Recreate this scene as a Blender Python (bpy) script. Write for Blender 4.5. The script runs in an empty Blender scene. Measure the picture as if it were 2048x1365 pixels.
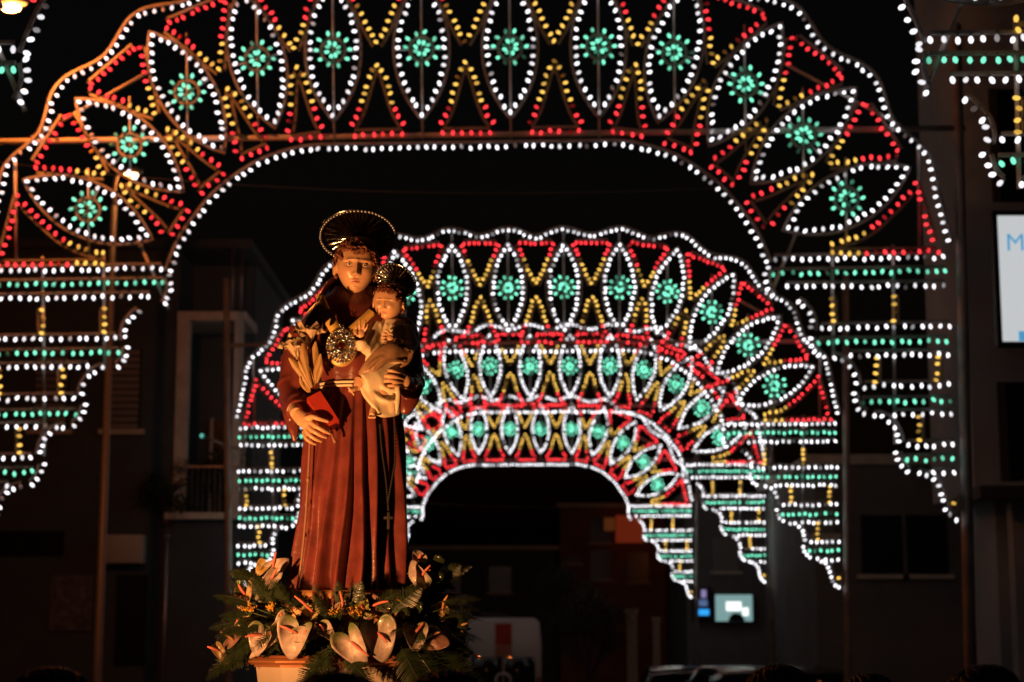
import bpy, bmesh, math, random
from math import sin, cos, pi, radians, exp, sqrt, atan2
from mathutils import Vector, Matrix, Quaternion
import numpy as np

SC = bpy.context.scene
COL = SC.collection
random.seed(7)

# ------------------------------------------------------------------ camera, night sky, exposure
F = 3600.0                      # focal length in photograph pixels (2048 wide)
CAMZ = 1.85
PITCH = math.atan((1260 - 682.5) / F)
cam_d = bpy.data.cameras.new('camera')
cam = bpy.data.objects.new('camera', cam_d)
COL.objects.link(cam)
cam.location = (0, 0, CAMZ)
cam.rotation_euler = (pi / 2 + PITCH, 0, 0)
cam_d.sensor_width = 36.0
cam_d.lens = 36.0 * F / 2048
cam_d.clip_start = 0.1
cam_d.clip_end = 2000
cam_d.dof.use_dof = True
cam_d.dof.focus_distance = 8.0
cam_d.dof.aperture_fstop = 2.85
SC.camera = cam
SC.view_settings.view_transform = 'Standard'
SC.view_settings.look = 'None'
SC.view_settings.exposure = 0
SC.view_settings.gamma = 1
SC.cycles.use_denoising = True
SC.cycles.sample_clamp_indirect = 4
SC.cycles.max_bounces = 6

world = bpy.data.worlds.new('World')
SC.world = world
world.use_nodes = True
wn = world.node_tree
bg = wn.nodes['Background']
sky = wn.nodes.new('ShaderNodeTexSky')
sky.sky_type = 'NISHITA'
sky.sun_disc = False
sky.sun_elevation = radians(-2.0)
sky.sun_rotation = radians(150)
wn.links.new(sky.outputs[0], bg.inputs[0])
bg.inputs[1].default_value = 0.01

fwd = Vector((0, cos(PITCH), sin(PITCH)))
upv = Vector((0, -sin(PITCH), cos(PITCH)))

def at(px, py, Y):
    """the point at depth Y (world y) that lies in the direction of a photograph pixel"""
    d = fwd * F + Vector((1, 0, 0)) * (px - 1024) + upv * (682.5 - py)
    return Vector((0, 0, CAMZ)) + d * (Y / d.y)

def gz(y):
    """ground height: level square, then the street falls gently"""
    return 0.0 if y < 20 else -0.02 * (min(y, 110) - 20)

# ------------------------------------------------------------------ materials
MATS = {}
def mat(name, col, rough=0.6, metal=0.0, var=0.0, vscale=8.0, bump=0.0, bscale=60.0, coat=0.0, attr=None, spec=None):
    if name in MATS:
        return MATS[name]
    m = bpy.data.materials.new(name)
    m.use_nodes = True
    nt = m.node_tree
    b = nt.nodes['Principled BSDF']
    b.inputs['Base Color'].default_value = (*col, 1)
    b.inputs['Roughness'].default_value = rough
    b.inputs['Metallic'].default_value = metal
    if coat:
        b.inputs['Coat Weight'].default_value = coat
    if spec is not None:
        b.inputs['Specular IOR Level'].default_value = spec
    tc = nt.nodes.new('ShaderNodeTexCoord')
    src = None
    if attr:
        a = nt.nodes.new('ShaderNodeAttribute')
        a.attribute_name = attr
        src = a.outputs['Color']
        nt.links.new(src, b.inputs['Base Color'])
    if var:
        n = nt.nodes.new('ShaderNodeTexNoise')
        n.inputs['Scale'].default_value = vscale
        n.inputs['Detail'].default_value = 5
        nt.links.new(tc.outputs['Object'], n.inputs['Vector'])
        r = nt.nodes.new('ShaderNodeMapRange')
        r.inputs[1].default_value = 0.3
        r.inputs[2].default_value = 0.7
        r.inputs[3].default_value = 1 - var
        r.inputs[4].default_value = 1 + var
        nt.links.new(n.outputs['Fac'], r.inputs[0])
        mx = nt.nodes.new('ShaderNodeMix')
        mx.data_type = 'RGBA'
        mx.blend_type = 'MULTIPLY'
        mx.inputs['Factor'].default_value = 1
        if src:
            nt.links.new(src, mx.inputs['A'])
        else:
            mx.inputs['A'].default_value = (*col, 1)
        nt.links.new(r.outputs[0], mx.inputs['B'])
        nt.links.new(mx.outputs['Result'], b.inputs['Base Color'])
    if bump:
        n2 = nt.nodes.new('ShaderNodeTexNoise')
        n2.inputs['Scale'].default_value = bscale
        n2.inputs['Detail'].default_value = 4
        nt.links.new(tc.outputs['Object'], n2.inputs['Vector'])
        bp = nt.nodes.new('ShaderNodeBump')
        bp.inputs['Strength'].default_value = bump
        bp.inputs['Distance'].default_value = 0.01
        nt.links.new(n2.outputs['Fac'], bp.inputs['Height'])
        nt.links.new(bp.outputs['Normal'], b.inputs['Normal'])
    MATS[name] = m
    return m

def emit(name, col, s):
    if name in MATS:
        return MATS[name]
    m = bpy.data.materials.new(name)
    m.use_nodes = True
    b = m.node_tree.nodes['Principled BSDF']
    b.inputs['Base Color'].default_value = (*[min(1, c * .5) for c in col], 1)
    b.inputs['Emission Color'].default_value = (*col, 1)
    b.inputs['Emission Strength'].default_value = s
    b.inputs['Roughness'].default_value = 0.3
    MATS[name] = m
    return m

# ------------------------------------------------------------------ mesh helpers
def catmull(P, n, closed=False):
    """smooth polyline through P (tuples of any length), n points per span"""
    P = [np.array(p, float) for p in P]
    k = len(P)
    out = []
    spans = k if closed else k - 1
    for i in range(spans):
        if closed:
            a, b, c, d = P[(i - 1) % k], P[i], P[(i + 1) % k], P[(i + 2) % k]
        else:
            a, b, c, d = P[max(i - 1, 0)], P[i], P[i + 1], P[min(i + 2, k - 1)]
        for j in range(n):
            t = j / n
            out.append(0.5 * (2 * b + (c - a) * t + (2 * a - 5 * b + 4 * c - d) * t * t + (3 * b - a - 3 * c + d) * t ** 3))
    if not closed:
        out.append(P[-1])
    return out

class MB:
    def __init__(s):
        s.v, s.f, s.m = [], [], []
    def add(s, V, Fc, m=0):
        o = len(s.v)
        s.v.extend([tuple(p) for p in V])
        s.f.extend([tuple(i + o for i in q) for q in Fc])
        s.m.extend([m] * len(Fc))
        return s
    def loft(s, rings, m=0, cap0=True, cap1=True, closed=True):
        n = len(rings[0])
        V = [p for r in rings for p in r]
        Fc = []
        for i in range(len(rings) - 1):
            for j in range(n if closed else n - 1):
                a, b = i * n + j, i * n + (j + 1) % n
                Fc.append((a, b, b + n, a + n))
        if cap0:
            Fc.append(tuple(range(n))[::-1])
        if cap1:
            Fc.append(tuple((len(rings) - 1) * n + j for j in range(n)))
        return s.add(V, Fc, m)
    def tube(s, pts, rad, segs=10, m=0, closed=False, flat=1.0, up=None, caps=True):
        """sweep along pts; rad number or list; flat squashes across `up`"""
        P = [Vector(p[:3]) for p in pts]
        n = len(P)
        R = rad if hasattr(rad, '__len__') else [rad] * n
        if len(R) != n:
            xs = np.linspace(0, 1, len(R))
            R = np.interp(np.linspace(0, 1, n), xs, R)
        T = []
        for i in range(n):
            a = P[(i - 1) % n] if closed else P[max(i - 1, 0)]
            b = P[(i + 1) % n] if closed else P[min(i + 1, n - 1)]
            t = (b - a)
            T.append(t.normalized() if t.length > 1e-9 else Vector((0, 0, 1)))
        if up is not None:
            N = [Vector(up)] * n
            N = [(u - t * u.dot(t)).normalized() for u, t in zip(N, T)]
        else:
            u = Vector((0, 0, 1)) if abs(T[0].z) < .9 else Vector((1, 0, 0))
            N = []
            for t in T:
                u = (u - t * u.dot(t))
                u = u.normalized() if u.length > 1e-6 else t.orthogonal().normalized()
                N.append(u)
        rings = []
        for p, t, u, r in zip(P, T, N, R):
            b = t.cross(u)
            rings.append([p + (u * cos(2 * pi * k / segs) * flat + b * sin(2 * pi * k / segs)) * r for k in range(segs)])
        if closed:
            rings.append(rings[0])
            return s.loft(rings, m, False, False)
        return s.loft(rings, m, caps, caps)
    def ball(s, c, r, m=0, segs=12, rings=8, rot=None):
        c = Vector(c)
        if not hasattr(r, '__len__'):
            r = (r, r, r)
        V = [(0, 0, -1)]
        for i in range(1, rings):
            a = -pi / 2 + pi * i / rings
            for j in range(segs):
                b = 2 * pi * j / segs
                V.append((cos(a) * cos(b), cos(a) * sin(b), sin(a)))
        V.append((0, 0, 1))
        Fc = []
        for j in range(segs):
            Fc.append((0, 1 + (j + 1) % segs, 1 + j))
            for i in range(rings - 2):
                a, b = 1 + i * segs + j, 1 + i * segs + (j + 1) % segs
                Fc.append((a, b, b + segs, a + segs))
            t = 1 + (rings - 2) * segs
            Fc.append((t + j, t + (j + 1) % segs, len(V) - 1))
        out = []
        for p in V:
            q = Vector((p[0] * r[0], p[1] * r[1], p[2] * r[2]))
            if rot is not None:
                q = rot @ q
            out.append(c + q)
        return s.add(out, Fc, m)
    def box(s, c, size, m=0, rot=None, bev=0.0):
        c = Vector(c)
        x, y, z = [q / 2 for q in size]
        if bev <= 0:
            V = [(sx * x, sy * y, sz * z) for sz in (-1, 1) for sy in (-1, 1) for sx in (-1, 1)]
            Fc = [(0, 2, 3, 1), (4, 5, 7, 6), (0, 1, 5, 4), (2, 6, 7, 3), (0, 4, 6, 2), (1, 3, 7, 5)]
        else:
            bm = bmesh.new()
            bmesh.ops.create_cube(bm, size=1)
            for v in bm.verts:
                v.co = Vector((v.co.x * 2 * x, v.co.y * 2 * y, v.co.z * 2 * z))
            bmesh.ops.bevel(bm, geom=bm.edges[:], offset=bev, segments=2, affect='EDGES', profile=.6)
            bm.verts.index_update()
            V = [v.co.copy() for v in bm.verts]
            Fc = [tuple(v.index for v in f.verts) for f in bm.faces]
            bm.free()
        V = [Vector(p) for p in V]
        if rot is not None:
            V = [rot @ p for p in V]
        return s.add([c + p for p in V], Fc, m)
    def lathe(s, prof, c=(0, 0, 0), segs=24, m=0, rot=None, caps=True):
        c = Vector(c)
        rings = []
        for r, z in prof:
            ring = []
            for k in range(segs):
                q = Vector((r * cos(2 * pi * k / segs), r * sin(2 * pi * k / segs), z))
                if rot is not None:
                    q = rot @ q
                ring.append(c + q)
            rings.append(ring)
        return s.loft(rings, m, caps, caps)
    def mesh(s, name, mats, smooth=True):
        me = bpy.data.meshes.new(name)
        me.from_pydata(s.v, [], s.f)
        for q in (mats if isinstance(mats, (list, tuple)) else [mats]):
            me.materials.append(q)
        me.polygons.foreach_set('material_index', s.m)
        if smooth:
            me.polygons.foreach_set('use_smooth', [True] * len(me.polygons))
        me.update()
        return me
    def build(s, name, mats, parent=None, smooth=True):
        return link(name, s.mesh(name, mats, smooth), parent)

def link(name, me, parent=None):
    o = bpy.data.objects.new(name, me)
    COL.objects.link(o)
    if parent is not None:
        o.parent = parent
    return o

def fixn(me):
    bm = bmesh.new()
    bm.from_mesh(me)
    bmesh.ops.recalc_face_normals(bm, faces=bm.faces[:])
    bm.to_mesh(me)
    bm.free()
    return me

def remesh(mb, name, mats, voxel, smooth=4, fac=.5, sub=0):
    """union of overlapping closed shapes as one continuous skin"""
    me = fixn(mb.mesh(name + '_src', mats))
    o = link(name + '_src', me)
    md = o.modifiers.new('r', 'REMESH')
    md.mode = 'VOXEL'
    md.voxel_size = voxel
    md.use_smooth_shade = True
    if smooth:
        sm = o.modifiers.new('s', 'SMOOTH')
        sm.iterations = smooth
        sm.factor = fac
    dg = bpy.context.evaluated_depsgraph_get()
    dg.update()
    out = bpy.data.meshes.new_from_object(o.evaluated_get(dg))
    out.name = name
    bpy.data.objects.remove(o)
    bpy.data.meshes.remove(me)
    out.polygons.foreach_set('use_smooth', [True] * len(out.polygons))
    out.materials.clear()
    for q in (mats if isinstance(mats, (list, tuple)) else [mats]):
        out.materials.append(q)
    return out

def tag(o, label, cat, group=None):
    o['label'] = label
    o['category'] = cat
    if group:
        o['group'] = group
    return o

def thing(name, label, cat, loc=(0, 0, 0), group=None, rot=(0, 0, 0)):
    o = bpy.data.objects.new(name, None)
    COL.objects.link(o)
    o.empty_display_size = .1
    o.location = loc
    o.rotation_euler = rot
    return tag(o, label, cat, group)

def struct(o):
    o['kind'] = 'structure'
    return o

def rebase(root, parts):
    """parts were made in world coordinates: keep them there under root"""
    inv = root.matrix_basis.inverted() if root.matrix_basis else Matrix()
    M = Matrix.LocRotScale(root.location, root.rotation_euler, root.scale).inverted()
    for p in parts:
        p.parent = root
        p.matrix_parent_inverse = M

def dup(root, loc=None, rotz=None, label=None, group=None):
    r = root.copy()
    COL.objects.link(r)
    if loc is not None:
        r.location = loc
    if rotz is not None:
        r.rotation_euler = (0, 0, rotz)
    if label:
        r['label'] = label
    if group:
        r['group'] = group
    for ch in list(root.children):
        c = ch.copy()
        COL.objects.link(c)
        c.parent = r
        c.matrix_parent_inverse = ch.matrix_parent_inverse.copy()
        for g in list(ch.children):
            d = g.copy()
            COL.objects.link(d)
            d.parent = c
            d.matrix_parent_inverse = g.matrix_parent_inverse.copy()
    return r

# ================================================================== GROUND AND STREET
def ground():
    mb = MB()
    ys = [-30, 0, 10, 20, 30, 45, 60, 80, 110, 200, 600]
    xs = [-300, -60, -20, -9, -4.5, 0, 5.5, 9, 20, 60, 300]
    V = [(x, y, gz(y)) for y in ys for x in xs]
    n = len(xs)
    Fc = [(j * n + i, j * n + i + 1, (j + 1) * n + i + 1, (j + 1) * n + i) for j in range(len(ys) - 1) for i in range(n - 1)]
    mb.add(V, Fc)
    return mb.build('ground', mat('asphalt', (.05, .048, .046), .8, var=.3, vscale=1.5, bump=.4, bscale=90))
struct(ground())

def kerb(name, x0, x1, y0, y1):
    mb = MB()
    ys = list(np.linspace(y0, y1, 14))
    for a, b in zip(ys[:-1], ys[1:]):
        za, zb = gz(a), gz(b)
        V = [(x0, a, za - .1), (x1, a, za - .1), (x1, b, zb - .1), (x0, b, zb - .1),
             (x0, a, za + .13), (x1, a, za + .13), (x1, b, zb + .13), (x0, b, zb + .13)]
        mb.add(V, [(4, 5, 6, 7), (0, 4, 7, 3), (1, 2, 6, 5), (0, 1, 5, 4), (2, 3, 7, 6)])
    return struct(mb.build(name, mat('pavement', (.22, .21, .2), .8, var=.15, vscale=3), smooth=False))
kerb('pavement_left', -9, -5.9, 22, 108)
kerb('pavement_right', 6.3, 9.5, 22, 108)

# ================================================================== LIGHT ARCHES
# the design is drawn in photograph pixels of the biggest arch: (dx from its middle, y), levelled
Y1 = 20.5
def cv(p):
    q = at(1024 + p[0], p[1], Y1)
    return Vector((q.x, 0, q.z))
FL = cv((0, 97))                                 # level of the upright leaves' rosettes
ROWG = cv((0, 558)).z
PXM = 1 / (cv((1, 300)).x - cv((0, 300)).x)

LEAVES = [(88.5, 97, 0), (265.5, 97.5, 0), (417.5, 112.5, 14), (558.5, 177.5, 31), (674, 281.5, 48.5), (758.5, 409, 64.5)]

def leaf_frame_axes(th):
    a = radians(th)
    return np.array([sin(a), -cos(a)]), np.array([cos(a), sin(a)])       # outward, lateral (pixels, y down)

def resample(P, step, closed=False):
    P = [np.array(p, float) for p in P]
    if closed:
        P = P + [P[0]]
    L = [0]
    for a, b in zip(P[:-1], P[1:]):
        L.append(L[-1] + np.linalg.norm(b - a))
    n = max(1, round(L[-1] / step))
    out = []
    for k in range(n if closed else n + 1):
        s = L[-1] * k / n
        i = min(np.searchsorted(L, s, 'right') - 1, len(P) - 2)
        t = (s - L[i]) / max(1e-9, L[i + 1] - L[i])
        out.append((P[i] + (P[i + 1] - P[i]) * t, (P[i + 1] - P[i]) / max(1e-9, L[i + 1] - L[i])))
    return out

STEP = 17.8
parts = []          # (part name, polyline of the slat in px, closed, [(pos, dir, colour)])

def strand(name, P, cols, side=1, closed=False, off=10, step=STEP, smooth=0, slat=True, skip_last=False):
    """bulbs along P on a slat that runs `off` pixels beside it; cols(point)->colour"""
    if smooth:
        P = catmull(P, smooth, closed)
    R = resample(P, step, closed)
    if skip_last:
        R = R[:-1]
    bulbs = []
    for p, t in R:
        n = np.array([t[1], -t[0]]) * side
        bulbs.append((p, -n, cols(p) if callable(cols) else cols))
    fine = resample(P, 9, closed)
    sl = [p + np.array([t[1], -t[0]]) * side * off for p, t in fine] if slat else None
    parts.append([name, sl, closed, bulbs])

def mir(P):
    return [(-p[0], p[1]) for p in P]

# leaves with their rosettes
for (lx, ly, th) in LEAVES:
    for sg in (1, -1):
        o, l = leaf_frame_axes(th)
        C = np.array([lx, ly])
        ts = np.linspace(-1, 1, 34)
        right = [C + o * (131 * t) + l * (46 * (1 - abs(t) ** 2.15)) for t in ts]
        left = [C + o * (131 * t) - l * (46 * (1 - abs(t) ** 2.15)) for t in ts[::-1]]
        loop = right + left[1:-1]
        sl_r = [C + o * (143 * t) + l * (56 * (1 - abs(t) ** 2.15)) for t in ts]
        sl_l = [C + o * (143 * t) - l * (56 * (1 - abs(t) ** 2.15)) for t in ts[::-1]]
        slat = sl_r + sl_l[1:-1]
        bulbs = []
        for p, t in resample(loop, 17.6, True):
            d = C + o * (np.dot(p - C, o) * .6) - p
            bulbs.append((p, d / (np.linalg.norm(d) + 1e-6), 'w'))
        ros = []
        for k in range(10):
            a = 2 * pi * (k + .5) / 10 - pi / 2
            d = np.array([cos(a), sin(a)])
            ros.append((C + d * 32.5, d, 'g'))
        for k in range(8):
            a = 2 * pi * (k + .5) / 8
            d = np.array([cos(a), sin(a)])
            ros.append((C + d * 12.5, d, 'g'))
        ring = [C + 24 * np.array([cos(2 * pi * k / 20), sin(2 * pi * k / 20)]) for k in range(20)]
        fx = (lambda P: [(np.array([-p[0], p[1]]), np.array([-d[0], d[1]]), c) for p, d, c in P]) if sg < 0 else (lambda P: P)
        fp = (lambda P: [np.array([-p[0], p[1]]) for p in P]) if sg < 0 else (lambda P: P)
        parts.append(['leaf_frame', fp(slat), True, fx(bulbs)])
        parts.append(['rosette_ring', fp(ring), True, fx(ros)])

# triangles between the leaves
def tri(A, B):
    (ax, ay, ath), (bx, by, bth) = A, B
    C = np.array([(ax + bx) / 2, (ay + by) / 2])
    th = (ath + bth) / 2
    o, l = leaf_frame_axes(th)
    d = sqrt((bx - ax) ** 2 + (by - ay) ** 2)
    D = radians(abs(bth - ath))
    g = lambda oo: (d + 2 * oo * math.tan(D / 2)) / 177
    pt = lambda lat, oo: C + o * oo + l * lat * g(oo)
    cu = lambda p: 'r' if np.dot(p - C, o) > (88 if D == 0 else 58) else 'y'
    cl = lambda p: 'r' if np.dot(p - C, o) < -108 else 'y'
    up = [pt(-57, 131), pt(-46, 104), pt(-33, 78), pt(-18, 42), pt(0, 12)]
    up2 = [pt(57, 131), pt(46, 104), pt(33, 78), pt(18, 42), pt(0, 12)]
    top = [pt(-50, 137), pt(50, 137)]
    lo = [pt(-52, -150), pt(-40, -130), pt(-30, -103), pt(-21, -72), pt(-12, -45), pt(0, -30)]
    lo2 = [pt(52, -150), pt(40, -130), pt(30, -103), pt(21, -72), pt(12, -45), pt(0, -30)]
    base = [pt(-47, -171), pt(47, -171)]
    for sg in ((1, -1) if abs(C[0]) > 1 else (1,)):
        m = (lambda P: P) if sg > 0 else (lambda P: [np.array([-p[0], p[1]]) for p in P])
        wrap = lambda f: (f if sg > 0 else (lambda p: f(np.array([-p[0], p[1]]))))
        strand('triangle_slat', m(up), wrap(cu), -sg, step=16.5, smooth=4)
        strand('triangle_slat', m(up2), wrap(cu), sg, step=16.5, smooth=4, skip_last=True)
        strand('triangle_slat', m(top), 'r', sg, step=17, off=11)
        strand('triangle_slat', m(lo), wrap(cl), -sg, step=17.5, smooth=4)
        strand('triangle_slat', m(lo2), wrap(cl), sg, step=17.5, smooth=4, skip_last=True)
        strand('triangle_slat', m(base), 'r', sg, step=18.5, off=11)
tri((-88.5, 97, 0), LEAVES[0])
for a, b in zip(LEAVES[:-1], LEAVES[1:]):
    tri(a, b)

# last triangle beside the spring
for sg in (1, -1):
    m = (lambda P: P) if sg > 0 else mir
    strand('triangle_slat', m([(895, 381), (912, 440), (928, 496)]), 'r', sg, step=17)
    strand('triangle_slat', m([(728, 499), (770, 488), (808, 469), (850, 432), (884, 397)]),
           (lambda p: 'y' if abs(p[0]) < 798 else 'r'), -sg, step=17, smooth=4)
    strand('triangle_slat', m([(728, 518), (938, 518)]), (lambda p: 'y' if abs(p[0]) < 795 else 'r'), sg, step=17.5, off=9)

# inner rib and outer scalloped rib
inner_half = [(0, 296), (150, 296), (250, 296), (321, 298), (395, 317), (444, 343), (491, 377), (518, 405), (543, 436), (565, 466), (582, 500), (596, 536)]
strand('inner_rib', mir(inner_half)[::-1][:-1] + inner_half, 'w', 1, smooth=3, off=11)
sc_half = [(0, -56)]
for k, (lx, ly, th) in enumerate(LEAVES):
    o, l = leaf_frame_axes(th)
    C = np.array([lx, ly])
    sc_half += [tuple(C + o * 173 - l * 28), tuple(C + o * 178), tuple(C + o * 173 + l * 28)]
    if k < 5:
        nx = LEAVES[k + 1]
        o2, _ = leaf_frame_axes((th + nx[2]) / 2)
        M = np.array([(lx + nx[0]) / 2, (ly + nx[1]) / 2])
        sc_half += [tuple(M + o2 * 156)]
sc_half += [(932, 385), (942, 430), (958, 495)]
strand('outer_rib', mir(sc_half)[::-1][:-1] + sc_half, 'w', 1, smooth=4, off=11)

# stepped spandrels: scalloped edge, rows and posts
zz = [[(596, 545), (592, 563), (596, 584), (604, 601)],
      [(657, 614), (670, 625), (681, 639), (686, 657), (684, 667)], [(681, 687), (687, 709), (700, 724)],
      [(730, 727), (740, 730), (753, 739), (764, 753), (771, 767), (772, 779)], [(766, 801), (772, 823), (788, 840)],
      [(810, 846), (823, 846), (838, 856), (849, 869), (855, 884), (857, 897)], [(852, 918), (858, 939), (874, 957)],
      [(897, 962), (910, 965), (924, 973), (935, 987), (940, 1003), (944, 1018), (951, 1038), (970, 1053)]]
rows = [('w', 613, 950, 530), ('g', 611, 953, 558), ('w', 638, 951, 586),
        ('w', 706, 961, 668), ('g', 701, 956, 697), ('w', 763, 956, 724),
        ('w', 790, 959, 786), ('g', 787, 959, 817), ('w', 848, 963, 843),
        ('w', 876, 966, 905), ('g', 873, 965, 933), ('w', 925, 966, 961)]
posts = [(727, 609, 656), (851, 609, 656), (813, 728, 776), (936, 728, 776), (898, 846, 894)]
for sg in (1, -1):
    m = (lambda P: P) if sg > 0 else mir
    for z in zz:
        strand('spandrel_edge', m(z), 'w', sg, step=16.5, smooth=3, off=11)
    for c, a, b, y in rows:
        strand('row_slat', m([(a, y), (b, y)]), c, sg, step=17.9, off=11)
    for x, a, b in posts:
        strand('post_slat', m([(x, a), (x, b)]), 'y', sg, step=15.8, off=9)
    parts.append(['post_slat', [np.array([sg * 976, 1005]), np.array([sg * 976, 1045])], False, [(np.array([sg * 966, 1021]), np.array([-sg, 0]), 'y')]])

def slat_mesh(name, P, closed, w=.015, dpt=.03):
    """a wooden lath bent along P: rectangular section"""
    Q = [cv(p) for p in P]
    n = len(Q)
    mb = MB()
    rings = []
    for i in range(n):
        a = Q[(i - 1) % n] if closed else Q[max(i - 1, 0)]
        b = Q[(i + 1) % n] if closed else Q[min(i + 1, n - 1)]
        t = (b - a).normalized()
        u = Vector((-t.z, 0, t.x))
        rings.append([Q[i] + u * w * a_ + Vector((0, dpt * b_ * .5, 0)) for a_, b_ in ((-1, -1), (1, -1), (1, 1), (-1, 1))])
    if closed:
        rings.append(rings[0])
    mb.loft(rings, 0, not closed, not closed)
    return fixn(mb.mesh(name, mat('lath', (.25, .235, .22), .6, var=.25, vscale=6), False))

# bulbs: a small glass drop with its cap, one mesh for each colour and state
def bulb_mb(lo):
    mb = MB()
    prof = [(.006, -.031), (.015, -.022), (.0205, -.004), (.019, .012), (.0115, .025), (.002, .03)] if not lo else [(.011, -.028), (.0205, -.004), (.017, .016), (.002, .03)]
    mb.lathe(prof, segs=8 if not lo else 6)
    mb.lathe([(.011, -.058), (.011, -.03)], segs=6 if not lo else 4, m=1)
    return mb
BCOL = {'w': (.97, .95, 1), 'r': (1, .035, .045), 'y': (1, .58, .1), 'g': (.14, .64, .42)}
GLOW = {'w': 1.0, 'r': 1.0, 'y': .7, 'g': 1.05}
BNAME = {'w': 'white_bulb', 'r': 'red_bulb', 'y': 'amber_bulb', 'g': 'green_bulb'}
capm = mat('bulb_cap', (.12, .12, .12), .5)
def bulb_mats(k, power):
    out = {}
    for c in 'wryg':
        for st, f in (('on', 1.0), ('soft', .55), ('dim', .14), ('off', .02)):
            out[c, st] = emit('bulb_%s_%s_%d' % (c, st, k), BCOL[c], power * GLOW[c] * f)
    return out
def state(rng):
    r = rng.random()
    return 'on' if r < .70 else 'soft' if r < .915 else 'dim' if r < .965 else 'off'

SLATS = None
def arch(k, label, Y, cx, cy, rowfit, roll, power, single, extra=None):
    """one arch; cx, cy: pixel of the middle at the rosettes' (or the green row's) level"""
    global SLATS
    ref = ROWG if rowfit else FL.z
    P = at(cx, cy, Y)
    base = gz(Y)
    root = thing('light_arch', label, 'light arch', (P.x, Y, base), 'festive light arches over the street')
    lift = P.z - ref - base
    rl = radians(roll)
    piv = Vector((0, 0, ref + lift))
    Rm = Matrix.Translation(piv) @ Matrix.Rotation(-rl, 4, 'Y') @ Matrix.Translation(-piv) @ Matrix.Translation((0, 0, lift))
    if SLATS is None:
        SLATS = [slat_mesh(n, sl, c) if sl is not None else None for n, sl, c, b in parts]
    rng = random.Random(100 + k)
    bm_ = bulb_mats(k, power)
    meshes = {}
    lo = not single
    for key, mm in bm_.items():
        meshes[key] = bulb_mb(lo).mesh(BNAME[key[0]], [mm, capm])
    count = {c: 0 for c in 'wryg'}
    rest = {}
    tmpl = bulb_mb(True)
    order = sorted(range(len(parts)), key=lambda i: {'leaf_frame': 0, 'rosette_ring': 0, 'spandrel_edge': 1, 'inner_rib': 2, 'triangle_slat': 2, 'post_slat': 2, 'row_slat': 3, 'outer_rib': 4}[parts[i][0]])
    for i in order:
        name, sl, closed, bulbs = parts[i]
        part = link(name, SLATS[i], root)
        part.matrix_local = Rm
        for p, d, c in bulbs:
            q = cv(p)
            dv = Vector((d[0], -.25, -d[1])).normalized()
            jit = Vector((rng.gauss(0, .22), rng.gauss(0, .22), rng.gauss(0, .22)))
            quat = (dv + jit).normalized().to_track_quat('Z', 'Y')
            loc = q + Vector((rng.gauss(0, .0075), -.03 + rng.gauss(0, .006), rng.gauss(0, .0075)))
            st = state(rng)
            W = Matrix.Translation(loc) @ quat.to_matrix().to_4x4()
            wp = root.location + (Rm @ loc)
            e = wp - Vector((0, 0, CAMZ))
            zc = e.dot(fwd)
            sx, sy = 1024 + F * e.x / zc, 682.5 - F * e.dot(upv) / zc
            seen = -15 < sx < 2063 and -15 < sy < 1380
            if single and seen and count[c] < 300:
                count[c] += 1
                b = link(BNAME[c], meshes[c, st], part)
                b.matrix_local = W
            else:
                mb = rest.setdefault((c, st), MB())
                M = Rm @ W
                mb.add([M @ Vector(v) for v in tmpl.v], tmpl.f)
                mb.m[-len(tmpl.m):] = tmpl.m
    for c in 'wryg':
        keys = [kk for kk in rest if kk[0] == c]
        if not keys:
            continue
        big = MB()
        mats_ = [capm]
        for kk in keys:
            mats_.append(bm_[kk])
            r = rest[kk]
            o = len(big.v)
            big.v.extend(r.v)
            big.f.extend([tuple(x + o for x in f) for f in r.f])
            big.m.extend([0 if x == 1 else len(mats_) - 1 for x in r.m])
        ob = big.build(BNAME[c] + 's', mats_, root)
        ob['kind'] = 'stuff'
    # carrying timbers: side poles to the ground, tie beam, uprights behind the leaves
    lm = mat('arch_pole', (.42, .4, .375), .65, var=.25, vscale=3)
    for sg in (1, -1):
        p0 = Rm @ cv((sg * 984, 1000))
        p1 = Rm @ cv((sg * 984, 60))
        mb = MB()
        mb.tube([(p0.x, .05, -.02), (p1.x, .05, p1.z)], [.075, .06], 12)
        mb.build('side_pole', lm, root)
    mb = MB()
    a, b = Rm @ cv((-1000, 268)), Rm @ cv((1000, 268))
    mb.tube([(a.x, .055, a.z), (b.x, .055, b.z)], .036, 8)
    mb.build('tie_beam', lm, root)
    for (lx, ly, th) in LEAVES:
        for sg in (1, -1):
            o, l = leaf_frame_axes(th)
            C = np.array([lx, ly])
            mb = MB()
            rise = 170 - 95 * sin(radians(th))
            a, b = Rm @ cv((C[0] * sg, C[1] - rise)), Rm @ cv((C[0] * sg, C[1] + rise + 10))
            mb.tube([(a.x, .03, a.z), (b.x, .03, b.z)], .013, 6)
            mb.build('upright', lm, root)
            mb = MB()
            a, b = Rm @ cv(((C + l * 56)[0] * sg, (C + l * 56)[1])), Rm @ cv(((C - l * 56)[0] * sg, (C - l * 56)[1]))
            mb.tube([(a.x, .03, a.z), (b.x, .03, b.z)], .008, 6)
            mb.build('cross_bar', lm, root)
    for sg in (1, -1):
        for pa, pb in (((660, 470), (600, 610)), ((730, 500), (730, 730)), ((852, 500), (852, 900)), ((872, 262), (640, 135)), ((905, 300), (905, 520))):
            mb = MB()
            a, b = Rm @ cv((pa[0] * sg, pa[1])), Rm @ cv((pb[0] * sg, pb[1]))
            mb.tube([(a.x, .045, a.z), (b.x, .045, b.z)], .02, 6)
            mb.build('brace', lm, root)
    return root

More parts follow.
